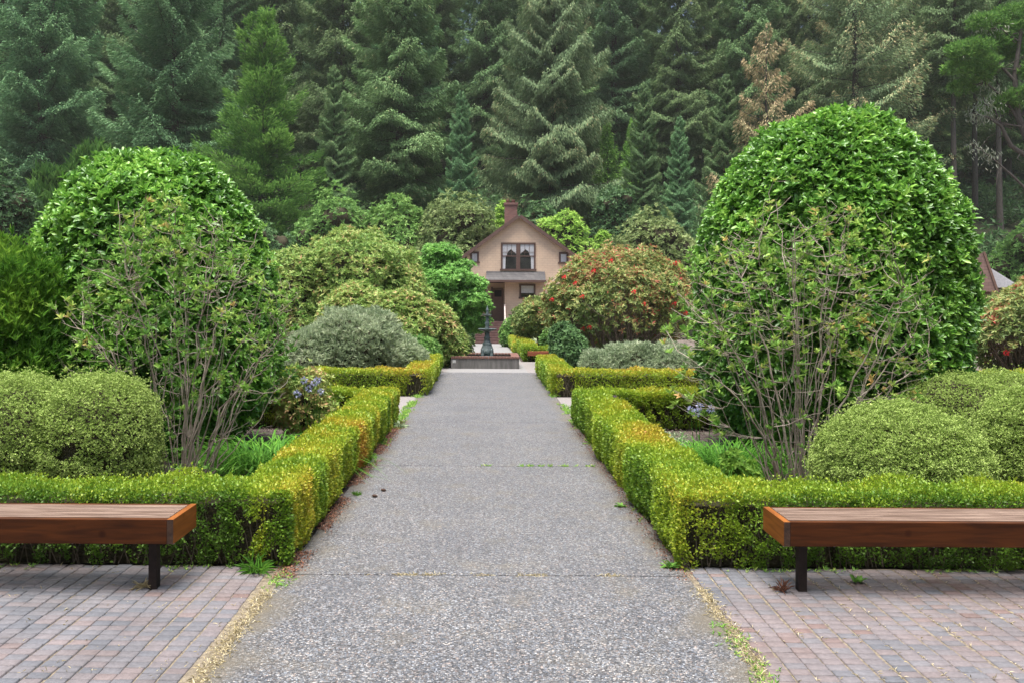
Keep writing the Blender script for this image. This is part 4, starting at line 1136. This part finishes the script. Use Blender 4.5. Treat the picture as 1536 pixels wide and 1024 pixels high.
back_bush('green rounded tree at the right edge of the photo, behind the white lean-to roof', 1470, 1640, 325, 66, M_bush_g, 208, 4000, tone=(.48, .16))
back_bush('dark bush at the left edge, below the dark plumed cypress', -90, 70, 248, 52, M_bush_d, 209, 4600, tone=(.40, .18), L=.26)
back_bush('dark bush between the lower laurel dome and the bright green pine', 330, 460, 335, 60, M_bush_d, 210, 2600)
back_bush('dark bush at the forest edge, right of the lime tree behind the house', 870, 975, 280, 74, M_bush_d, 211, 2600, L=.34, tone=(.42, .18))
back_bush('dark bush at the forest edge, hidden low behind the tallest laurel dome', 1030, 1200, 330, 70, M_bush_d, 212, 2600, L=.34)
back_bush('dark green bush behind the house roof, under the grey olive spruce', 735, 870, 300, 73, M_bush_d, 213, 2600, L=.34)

# ------------------------------------------------------------------ conifers
def conifer_mesh(seed, h, r, cb, nb, droop, upturn, mat, spray=(.55, .13), dens=1.0, hang=.5, prof=1.0, tipbrown=.15, clump=0.0, trunk_r=None, bare=.0, tone=.42, ragged=.3):
    """one trunk mesh and one crown mesh at the origin"""
    g_ = np.random.default_rng(seed)
    tb = Tubes()
    tr_ = trunk_r or h * .0125
    zz = np.linspace(0, h, 14)
    wob = np.stack([g_.normal(0, .08, 14).cumsum() * .5, g_.normal(0, .08, 14).cumsum() * .5, zz], -1); wob[0, :2] = 0
    tb.add(wob, tr_, .03, 9)
    PP, DD, UU, TT, LL = [], [], [], [], []
    for i in range(nb):
        f = (i + g_.random()) / nb
        zf = cb + (1 - cb) * f ** 1.05
        t = (zf - cb) / (1 - cb)
        Lb = r * ((1 - t) ** prof * .95 + .05) * g_.uniform(1 - ragged * 1.6, 1 + ragged * .5)
        if t < .12: Lb *= .55 + 3.5 * t
        a = i * 2.39996 + g_.normal(0, .3)
        e0 = .05 + .75 * t - .12 + g_.normal(0, .12)
        hdir = np.array([math.cos(a), math.sin(a), 0])
        m_ = 9
        s = np.linspace(0, 1, m_)
        x = Lb * s * math.cos(e0)
        z = Lb * (s * math.sin(e0) - droop * (1 - .6 * t) * s ** 1.6 + upturn * s ** 4)
        base = np.array([np.interp(zf * h, zz, wob[:, 0]), np.interp(zf * h, zz, wob[:, 1]), zf * h])
        c = base + hdir * x[:, None] + np.array([0, 0, 1]) * z[:, None] + np.cross(hdir, [0, 0, 1]) * (g_.normal(0, .05) * Lb * s ** 2)[:, None]
        tb.add(c, max(.02, .011 * Lb), .008, 4)
        if g_.random() < bare: continue
        n = int(dens * (10 + 13 * Lb + 6.5 * Lb ** 1.5))
        sv = g_.random(n) ** .75 * .93 + .07
        if clump:
            cs = g_.random(5 + int(Lb * 1.2)) ** .7
            sv = np.clip(cs[g_.integers(0, len(cs), n)] + g_.normal(0, .05, n), .1, 1)
        wv = Lb * .34 * np.sin(np.clip(sv, 0, 1) ** .8 * math.pi * .93) + .10
        qv = g_.uniform(-1, 1, n); qv = np.sign(qv) * np.abs(qv) ** .8
        side = np.cross(hdir, [0, 0, 1.])
        ci = np.stack([np.interp(sv, s, c[:, k]) for k in range(3)], -1)
        P = ci + side * (qv * wv)[:, None] + hdir * (np.abs(qv) * wv * .35)[:, None]
        P[:, 2] += -np.abs(qv) * wv * (.20 + hang * .35) + g_.normal(0, .17, n) + (g_.random(n) ** 2 * .35 * clump)
        D = unit(hdir * (.55 + .5 * sv[:, None]) + side * (np.sign(qv) * (.75 - .3 * sv))[:, None] + np.array([0, 0, -hang])[None] + g_.normal(0, .33, (n, 3)))
        if clump: D = unit(D + np.array([0, 0, .55 * clump]))
        U = np.array([0, 0, 1.]) + g_.normal(0, .45, (n, 3))
        PP.append(P); DD.append(D); UU.append(U); LL.append(spray[0] * g_.uniform(.55, 1.3, n))
        TT.append(tone + g_.normal(0, .10) + g_.normal(0, .15, n) + tipbrown * sv ** 3 * g_.random(n) * 1.5)
    P = np.concatenate(PP); D = np.concatenate(DD); U = np.concatenate(UU); L = np.concatenate(LL); T = np.clip(np.concatenate(TT), 0, 1)
    V, F, T = leaf_arrays(P, D, U, L, L * (spray[1] / spray[0]), T)
    me_c = mesh_np('crown', V, F, T); me_c.materials.append(mat)
    me_t = mesh_np('trunk', np.concatenate(tb.V), np.concatenate(tb.F), smooth=True); me_t.materials.append(M_bark)
    return me_t, me_c

def put(name, label, meshes, px, d, scale=1.0, group=None, rz=None, cat='tree', dz=0.0):
    x = X(px, d)
    t = thing(name, label, cat, (x, d, float(gz(d)) - .3 + dz), random.uniform(0, 6.28) if rz is None else rz, group)
    t.scale = (scale,) * 3
    for n_, me in zip(('trunk', 'crown'), meshes):
        o = bpy.data.objects.new(n_, me); COL.objects.link(o); o.parent = t
    return t

G_F = 'conifers of the hillside forest'
C_spr = conifer_mesh(1, 38, 6.4, .10, 230, .26, .20, M_spruce, (.37, .10), 5.6, .60, .62, ragged=.42)
C_spr2 = conifer_mesh(2, 44, 6.2, .08, 250, .34, .24, M_spruce, (.37, .10), 5.3, .70, .6, ragged=.42)
C_blue = conifer_mesh(3, 40, 7.6, .08, 210, .30, .34, M_blue, (.39, .105), 5.2, .35, .55, tipbrown=.2, ragged=.45)
C_blue2 = conifer_mesh(4, 44, 6.2, .10, 240, .24, .22, M_blue, (.37, .10), 5.3, .45, .62, tipbrown=.15, ragged=.4)
C_ol = conifer_mesh(5, 37, 8.2, .03, 300, .20, .16, M_olive, (.36, .08), 5.4, 1.25, .78, tipbrown=.25, ragged=.4)
C_open = conifer_mesh(6, 40, 7.6, .14, 170, .18, .26, M_olive, (.36, .09), 3.8, .7, .55, bare=.12, tipbrown=.45, tone=.5, ragged=.45)
C_green = conifer_mesh(7, 21, 6.4, .02, 200, .10, .10, M_green, (.36, .09), 4.2, -.1, .70, clump=.9, tone=.5, tipbrown=.05, ragged=.45)
C_bare = conifer_mesh(8, 40, 4.8, .40, 150, .30, .15, M_spruce, (.37, .10), 4.2, .7, .6, trunk_r=.36, ragged=.45)
C_rust = conifer_mesh(9, 24, 6.4, .15, 90, .22, .22, M_rust, (.34, .085), 2.6, .9, .8, bare=.15, tone=.45, tipbrown=.4, ragged=.4)
C_small = conifer_mesh(10, 13, 2.8, .03, 130, .15, .12, M_green, (.30, .08), 3.2, .2, .9, tone=.6)

# named trees of the front
put('spruce', 'open spruce with a bare brown lower trunk and long drooping boughs, left of the house', C_spr, 597, 90, 1.12, G_F, .6)
put('spruce', 'broad grey olive spruce with hanging branchlets directly behind the house', C_ol, 826, 84, 1.0, G_F, 1.2)
put('pine', 'bright grass green clumpy conifer above the gap right of the lower laurel dome', C_green, 388, 78, 1.15, G_F, 2.0, dz=1.0)
put('fir', 'big blue green fir with sweeping boughs behind the top of the lower laurel dome', C_blue, 262, 84, 1.0, G_F, .3)
put('fir', 'blue green fir at the upper left corner of the photo', C_blue, 60, 92, 1.05, G_F, 2.6)
put('conifer', 'slim pale green young conifer right of the grey olive spruce', C_small, 912, 82, 1.0, G_F, dz=1)
put('conifer', 'short fresh green conifer beside the slim young one, right of the grey olive spruce', C_small, 944, 88, .95, G_F, dz=1)
put('dying_spruce', 'rust brown dying spruce with drooping boughs, left of the tallest laurel dome top', C_rust, 1150, 80, 1.0, G_F, .9)
put('dying_spruce', 'grey olive open spruce with brown tips behind the tallest laurel dome', C_open, 1282, 92, 1.05, G_F, 3.0)
put('dying_spruce', 'lichen grey thinning spruce above the right shoulder of the tallest laurel dome', C_open, 1368, 98, 1.05, G_F, 1.0)
for px, d_, lb in ((1432, 92, 'tall conifer with a bare lower trunk, nearest the right shoulder of the tallest laurel dome'),
                   (1462, 97, 'tall conifer with a pale bare trunk, above the brown roofed outbuilding'),
                   (1500, 93, 'tall bare trunked conifer above the white lean-to roof'),
                   (1545, 99, 'tall bare trunked conifer at the right edge behind the lichen hung pine')):
    put('spruce', lb, C_bare, px, d_, 1.0, G_F)
LM = ['the feathery shrub at the left edge', 'the left flank of the lower laurel dome', 'the top of the lower laurel dome', 'the right flank of the lower laurel dome', 'the bright grass green conifer',
      'the yellow olive rhododendron', 'the open bare trunked spruce', 'the olive tree left of the chimney', 'the house gable', 'the lime green tree behind the house', 'the slim young conifer', 'the red flowering rhododendron',
      'the rust brown dying spruce', 'the top of the tallest laurel dome', 'the right shoulder of the tallest laurel dome', 'the white lean-to roof']
kinds = [C_spr2, C_blue2, C_spr, C_blue, C_spr2, C_spr, C_blue2, C_spr2, C_spr, C_blue2, C_spr2, C_spr, C_spr2, C_open, C_spr, C_spr2]
for k, lm in enumerate(LM):
    px = 10 + k * 101
    put('conifer', 'dark hillside conifer, middle rank, above ' + lm, kinds[k], px + random.uniform(-18, 18), 108 + random.uniform(-5, 7), random.uniform(.95, 1.12), G_F)
    put('conifer', 'hazy hillside conifer, rear rank, above ' + lm, kinds[(k * 5 + 3) % 16], px + 50 + random.uniform(-18, 18), 134 + random.uniform(-7, 8), random.uniform(.95, 1.2), G_F)
for k, lm in enumerate(LM):
    put('conifer', 'hillside conifer between middle and rear ranks, above ' + lm, kinds[(k * 7 + 5) % 16], 60 + k * 101 + random.uniform(-20, 20), 121 + random.uniform(-4, 4), random.uniform(.9, 1.1), G_F)
for px, d_, sc_, me_, lb in ((965, 80, .42, C_spr2, 'young spruce at the forest foot, above the left part of the red flowering rhododendron'), (1018, 77, .36, C_blue2, 'young spruce at the forest foot, left of the rust brown dying spruce'),
                             (1085, 82, .5, C_spr, 'half grown spruce at the forest foot, right behind the rust brown dying spruce'), (690, 80, .40, C_blue2, 'young spruce at the forest foot, behind the olive tree by the chimney'),
                             (500, 82, .45, C_spr2, 'half grown spruce at the forest foot, right of the bright grass green conifer'), (1600, 80, .5, C_spr2, 'half grown spruce at the right edge, low behind the pine')):
    put('spruce', lb, me_, px, d_, sc_, G_F)
for px, lb in ((-130, 'dark conifer just beyond the left edge of the photo, rear of the garden'), (1660, 'dark conifer just beyond the right edge of the photo, behind the pine')):
    put('conifer', lb, C_spr2, px, 96, 1.05, G_F)

# plumed cypress at the left
d = 66
t = thing('cypress', 'dark green cypress with upswept plumes behind the left flank of the lower laurel dome', 'tree', (X(112, d), d, float(gz(d))))
lob = [(0, 0, 6.5, 4.6, 3.6, 6.6), (-2.2, 0, 5.5, 3.6, 3, 5.6), (1.6, -.5, 8.6, 2.6, 2.4, 5.2), (4.2, .3, 5.5, 3.2, 2.6, 4.2)]
P, N = lobes_shell(lob, 5200, .35, .16, .22, 301, .2, (.3, -.8))
O = unit(N * .45 + np.array([.35, 0, 1.]) + rng.normal(0, .18, N.shape))
Pl, D, U = rosettes(P, O, 8, 6, 34, .3)
Ls = 1.0 * rng.uniform(.5, 1.25, len(Pl))
leaves('crown', Pl, D, U, Ls, Ls * .10, np.clip(.42 + .15 * noise(Pl, .2, 302) + rng.normal(0, .15, len(Pl)), 0, 1), M_green, t)
core_mesh(lob, .6, t, M_twig_shade)
tb = Tubes(); tb.add([(0, 0, 0), (.1, 0, 4), (0, 0, 9)], .35, .1, 8); tb.build('trunk', M_bark, t)

# lichen hung pine at the right edge
d = 62
t = thing('pine', 'gnarled pine with green tufted pads and lichen hung bare limbs at the right edge', 'tree', (X(1560, d), d, float(gz(d))))
tb = Tubes()
q = lambda px, py, dy=0: np.array([X(px, d + dy) - X(1560, d), dy, Z(py, d + dy) - float(gz(d))])
trunk = [q(1562, 455), q(1558, 330), q(1550, 230), q(1525, 170), q(1520, 110), q(1530, 40)]
tb.add(trunk, .40, .12, 9)
limbs = [([q(1552, 240), q(1515, 215), q(1500, 185), q(1480, 172), q(1452, 165)], .2), ([q(1558, 300), q(1520, 262), q(1490, 236), q(1455, 210)], .11), ([q(1530, 180), q(1500, 140), q(1460, 105)], .14),
         ([q(1522, 120), q(1490, 85), q(1450, 68)], .12), ([q(1525, 100), q(1560, 60), q(1590, 40)], .12), ([q(1530, 170), q(1570, 120), q(1610, 90)], .14), ([q(1528, 60), q(1500, 40), q(1470, 38)], .08), ([q(1515, 215), q(1490, 160), q(1470, 150)], .08)]
for l_, r_ in limbs: tb.add(l_, r_, .03, 6)
for l_, r_ in limbs:
    for _ in range(7):
        p = np.array(l_[-1]) * random.uniform(.3, 1) + np.array(l_[-2]) * 0
        k = random.randrange(1, len(l_)); p = np.array(l_[k]) * .6 + np.array(l_[k - 1]) * .4
        e = p + rng.normal(0, 1, 3) * np.array([1.1, .9, .8])
        tb.add([p, (p + e) / 2 + rng.normal(0, .15, 3), e], .05, .012, 4)
tb.build('trunk', M_bark, t)
pads = [(1455, 72, 1.5), (1430, 100, 1.0), (1485, 62, 1.6), (1530, 42, 1.7), (1512, 70, 1.4), (1462, 108, 1.3), (1478, 92, 1.2), (1440, 128, 1.0), (1500, 155, 1.4), (1535, 140, 1.4), (1560, 100, 1.6), (1595, 60, 1.8), (1520, 20, 1.6), (1475, 30, 1.3), (1580, 150, 1.6), (1438, 70, .9)]
lob = []
for px, py, r_ in pads:
    c = q(px, py, random.uniform(-1.5, 1.5)); lob.append((*c, r_ * .95, r_ * .9, r_ * .42))
P, N = lobes_shell(lob, 3400, .5, .15, .5, 311, .2)
O = unit(N * .7 + np.array([0, 0, .8]) + rng.normal(0, .3, N.shape))
Pl, D, U = rosettes(P, O, 8, 10, 65, .3)
Ls = .42 * rng.uniform(.6, 1.2, len(Pl))
leaves('crown', Pl, D, U, Ls, Ls * .13, np.clip(.50 + rng.normal(0, .16, len(Pl)), 0, 1), M_green, t)
# hanging lichen
n = 900
l_i = rng.integers(0, len(limbs), n)
P = np.array([np.array(limbs[i][0][-1]) * u + np.array(limbs[i][0][-2]) * (1 - u) for i, u in zip(l_i, rng.random(n))]) + rng.normal(0, .35, (n, 3))
D = np.tile([0, 0, -1.], (n, 1)) + rng.normal(0, .5, (n, 3))
leaves('lichen', P, D, rng.normal(size=(n, 3)), rng.uniform(.2, .5, n), .07, np.clip(rng.normal(.4, .2, n), 0, 1), leaf_mat('lichen', [(0, (.16, .18, .12)), (1, (.38, .40, .30))], .9, .1, .2), t)

# forest undergrowth over the lower hill
n = 42000
P = np.stack([rng.uniform(-75, 75, n), 66 + rng.random(n) ** 1.3 * 75, np.zeros(n)], -1)
keep = noise(P, .05, 401, 2) > -.35
P = P[keep]; n = len(P)
P[:, 2] = gz(P[:, 1]) + np.abs(rng.normal(0, .9, n)) * (1 + .6 * noise(P, .08, 402))
Pl, D, U = rosettes(P, np.tile([0, 0, 1.], (n, 1)) + rng.normal(0, .4, (n, 3)), 5, 30, 85)
Ls = .75 * rng.uniform(.5, 1.3, len(Pl))
tag(leaves('undergrowth', Pl, D, U, Ls, Ls * .35, np.clip(.45 + rng.normal(0, .2, len(Pl)), 0, 1), M_bush_d), kind='stuff')

# ------------------------------------------------------------------ litter, weeds, straw, mulch
def flat_scatter(name, P, L, W, mat, tone, tilt=.25, kind='stuff', tpl='dia'):
    n = len(P)
    a = rng.random(n) * 6.28
    D = np.stack([np.cos(a), np.sin(a), rng.normal(0, tilt, n)], -1)
    U = np.array([0, 0, 1.]) + rng.normal(0, tilt, (n, 3))
    return tag(leaves(name, P, D, U, L, W, tone, mat, None, tpl), kind=kind)
# mulch chips in the near beds
n = 30000
P = np.stack([rng.uniform(1.8, 6.5, n) * rng.choice([-1, 1], n), rng.uniform(6.3, 13, n), rng.uniform(-.03, .012, n)], -1)
flat_scatter('bark_mulch', P, rng.uniform(.015, .05, n), rng.uniform(.008, .02, n), M_mulch, np.clip(rng.normal(.5, .25, n), 0, 1))
# rusty leaf litter between the left hedge and the path
n = 9000
y = rng.uniform(5.7, 13.3, n)
P = np.stack([-1.385 + rng.normal(0, .05, n), y, np.full(n, .014) + rng.random(n) * .012], -1)
k = noise(P, .8, 501) > -.5
P = P[k]; n = len(P)
lt = flat_scatter('leaf_litter', P, rng.uniform(.008, .03, n), rng.uniform(.006, .014, n), M_litter, np.clip(rng.normal(.45, .22, n), 0, 1), .4)
n = 2600
P = np.stack([1.37 + rng.normal(0, .05, n), rng.uniform(5.7, 13.3, n), np.full(n, .014) + rng.random(n) * .01], -1)
flat_scatter('leaf_litter', P, rng.uniform(.008, .025, n), rng.uniform(.006, .012, n), M_litter, np.clip(rng.normal(.3, .2, n), 0, 1), .4)
# straw: along the paving edges, in the brick joints and the slab joints
pts = []
for s in (-1, 1):
    y = rng.uniform(2.5, 5.9, 2600); x = s * (PH + .02 + rng.normal(0, .032, 2600))
    k = (noise(np.stack([x, y, x * 0], -1), 1.3, 511 + s) > -.35)
    pts.append(np.stack([x, y, np.full(2600, .014)], -1)[k])
    kx = rng.integers(0, 40, 3600); xx = PH + .05 + kx * BW if s > 0 else -PH - .05 - kx * BW
    x = np.where(s > 0, xx, xx) + rng.normal(0, .004, 3600)
    y = rng.uniform(3.0, 5.95, 3600)
    p = np.stack([x, y, np.full(3600, .006)], -1)
    pts.append(p[(noise(p, 2.6, 520 + s, 2) > .1)])
for jy in (5.8,):
    n = 800; x = rng.uniform(-1.1, .95, n); p = np.stack([x, jy + rng.normal(0, .010, n), np.full(n, .010)], -1)
    pts.append(p[noise(p, 2.0, 531, 2) > -.1])
P = np.concatenate(pts); n = len(P)
D = np.stack([rng.normal(0, 1, n), rng.normal(0, 1, n), np.abs(rng.normal(0, .45, n))], -1)
tag(leaves('dry_grass', P, D, np.array([0, 0, 1.]) + rng.normal(0, .4, (n, 3)), rng.uniform(.012, .045, n), rng.uniform(.002, .006, n), np.clip(rng.normal(.6, .25, n), 0, 1), M_straw), kind='stuff')
# green weeds
pts = []
for s, (ya, yb), cnt, thr in ((-1, (6, 13.4), 900, .35), (1, (6, 13.4), 500, .45), (-1, (13.3, 17.2), 500, -.3), (1, (13.3, 17.2), 500, -.3), (-1, (3, 5.9), 260, .35), (1, (3, 5.9), 320, .3), (-1, (17, 22), 500, .1), (1, (17, 22), 600, .1)):
    y = rng.uniform(ya, yb, cnt); x = s * (PH + rng.normal(0.0, .045, cnt))
    p = np.stack([x, y, np.full(cnt, .012)], -1); pts.append(p[noise(p, .9, 540 + s, 2) > thr])
n = 70; x = rng.uniform(-.1, 1.3, n); p = np.stack([x, 9.7 + rng.normal(0, .012, n), np.full(n, .010)], -1); pts.append(p[noise(p, 1.5, 551) > -.4])
n = 260; x = rng.uniform(1.6, 6, n) * rng.choice([-1, 1], n); pts.append(np.stack([x, 5.93 + rng.normal(0, .03, n), np.full(n, .01)], -1)[noise(np.stack([x, x * 0, x * 0], -1), 1.2, 555) > .2])
P = np.concatenate(pts); n = len(P)
Pl, D, U = rosettes(P, np.tile([0, 0, 1.], (n, 1)), 4, 25, 80)
Ls = rng.uniform(.015, .042, len(Pl)) * np.clip(.6 + Pl[:, 1] / 18, .7, 1.6)
tag(leaves('weeds', Pl, D, U, Ls, Ls * .25, np.clip(rng.normal(.55, .25, len(Pl)), 0, 1), M_weed), kind='stuff')

# single weeds and ferns that stand out
def weed(name, label, px, py, size, k, mat, asp, lo, hi, tone, cat='plant', tpl='leaf'):
    d_ = dgy(py); t = thing(name, label, cat, (X(px, d_), d_, .01))
    P = rng.normal(0, size * .18, (3, 3)); P[:, 2] = 0
    Pl, D, U = rosettes(P, np.tile([0, 0, 1.], (3, 1)), k, lo, hi)
    Ls = size * rng.uniform(.6, 1.2, len(Pl))
    leaves('leaves', Pl, D, U, Ls, Ls * asp, np.clip(tone + rng.normal(0, .12, len(Pl)), 0, 1), mat, t, tpl)
weed('fern', 'small feathery fern at the corner of the orange tinged hedge, on the bricks', 385, 862, .15, 22, M_feather, .05, 25, 78, .4)
weed('dock_weed', 'broad leaved weed at the foot of the yellow green hedge corner, beside the path', 1005, 852, .075, 5, M_weed, .45, 45, 80, .25)
weed('dock_weed', 'small broad leaved weed halfway along the yellow green hedge, beside the path', 932, 760, .07, 4, M_weed, .4, 50, 82, .4)
weed('grass_tuft', 'wispy grass tuft at the orange hedge foot, beside the two fallen cones', 535, 745, .06, 26, M_weed, .03, 25, 75, .45, tpl='dia')
weed('grass_tuft', 'fine grass tuft farther along the orange hedge foot', 577, 668, .05, 22, M_weed, .03, 30, 72, .45, tpl='dia')
weed('dock_weed', 'grey green weed at the far end of the orange hedge', 600, 642, .12, 7, M_grey, .4, 40, 80, .4)
weed('dock_weed', 'leafy weed standing under the bench beside the yellow green hedge', 1290, 872, .06, 5, M_weed, .4, 20, 75, .3)
weed('dry_weed', 'dried brown weed by the leg of the bench beside the yellow green hedge', 1172, 886, .09, 16, M_litter, .04, 15, 80, .5)
weed('dry_weed', 'dried straw tuft by the leg of the bench before the orange hedge', 215, 886, .08, 16, M_straw, .04, 35, 85, .6)
for px, py, lb in ((577, 739, 'dark fallen cone on the path, the farther of the two'), (564, 748, 'dark fallen cone on the path, the nearer of the two')):
    d_ = dgy(py)
    m = MB(); m.lathe((0, 0, 0), [(.004, -.03), (.012, -.022), (.016, -.008), (.014, .008), (.008, .022), (.002, .03)], 10)
    o = m.build('fallen_cone', M_endgrain); o.location = (X(px, d_), d_, .027); o.rotation_euler = (R(90), 0, R(70))
    tag(o, lb, 'cone', 'fallen cones on the path')

# ------------------------------------------------------------------ unseen tree bank behind the camera and along both sides, added to block low sky light
lob = [(x_, -19 + random.uniform(-1.5, 1.5), random.uniform(6, 9), random.uniform(4, 5.5), 3.2, random.uniform(15, 20)) for x_ in np.arange(-36, 37, 5.2)]
lob += [(sx_ * (36 + random.uniform(-1, 1)), y_, random.uniform(5, 7), 3.4, random.uniform(4, 5.5), random.uniform(11, 15)) for sx_ in (-1, 1) for y_ in np.arange(-14, 46, 5.4)]
P, N = lobes_shell(lob, 26000, .35, .12, .3, 601, .2)
Pl, D, U = rosettes(P, N + np.array([0, 0, .4]), 6, 30, 85)
Ls = .75 * rng.uniform(.6, 1.3, len(Pl))
tag(leaves('sky_blocking_woods', Pl, D, U, Ls, Ls * .4, np.clip(.45 + rng.normal(0, .2, len(Pl)), 0, 1), M_bush_d), kind='stuff')

# ------------------------------------------------------------------ damp air between the trees
m = MB(); m.box(-420, 420, -70, 430, -3, 96)
M_haze = bpy.data.materials.new('haze'); M_haze.use_nodes = True
nt = M_haze.node_tree; nt.nodes.remove(nt.nodes['Principled BSDF'])
pv = nt.nodes.new('ShaderNodeVolumePrincipled')
pv.inputs['Color'].default_value = (.86, .90, .86, 1)
pv.inputs['Density'].default_value = .00022
pv.inputs['Anisotropy'].default_value = .2
nt.links.new(pv.outputs[0], nt.nodes['Material Output'].inputs['Volume'])
tag(m.build('haze', M_haze), kind='stuff')
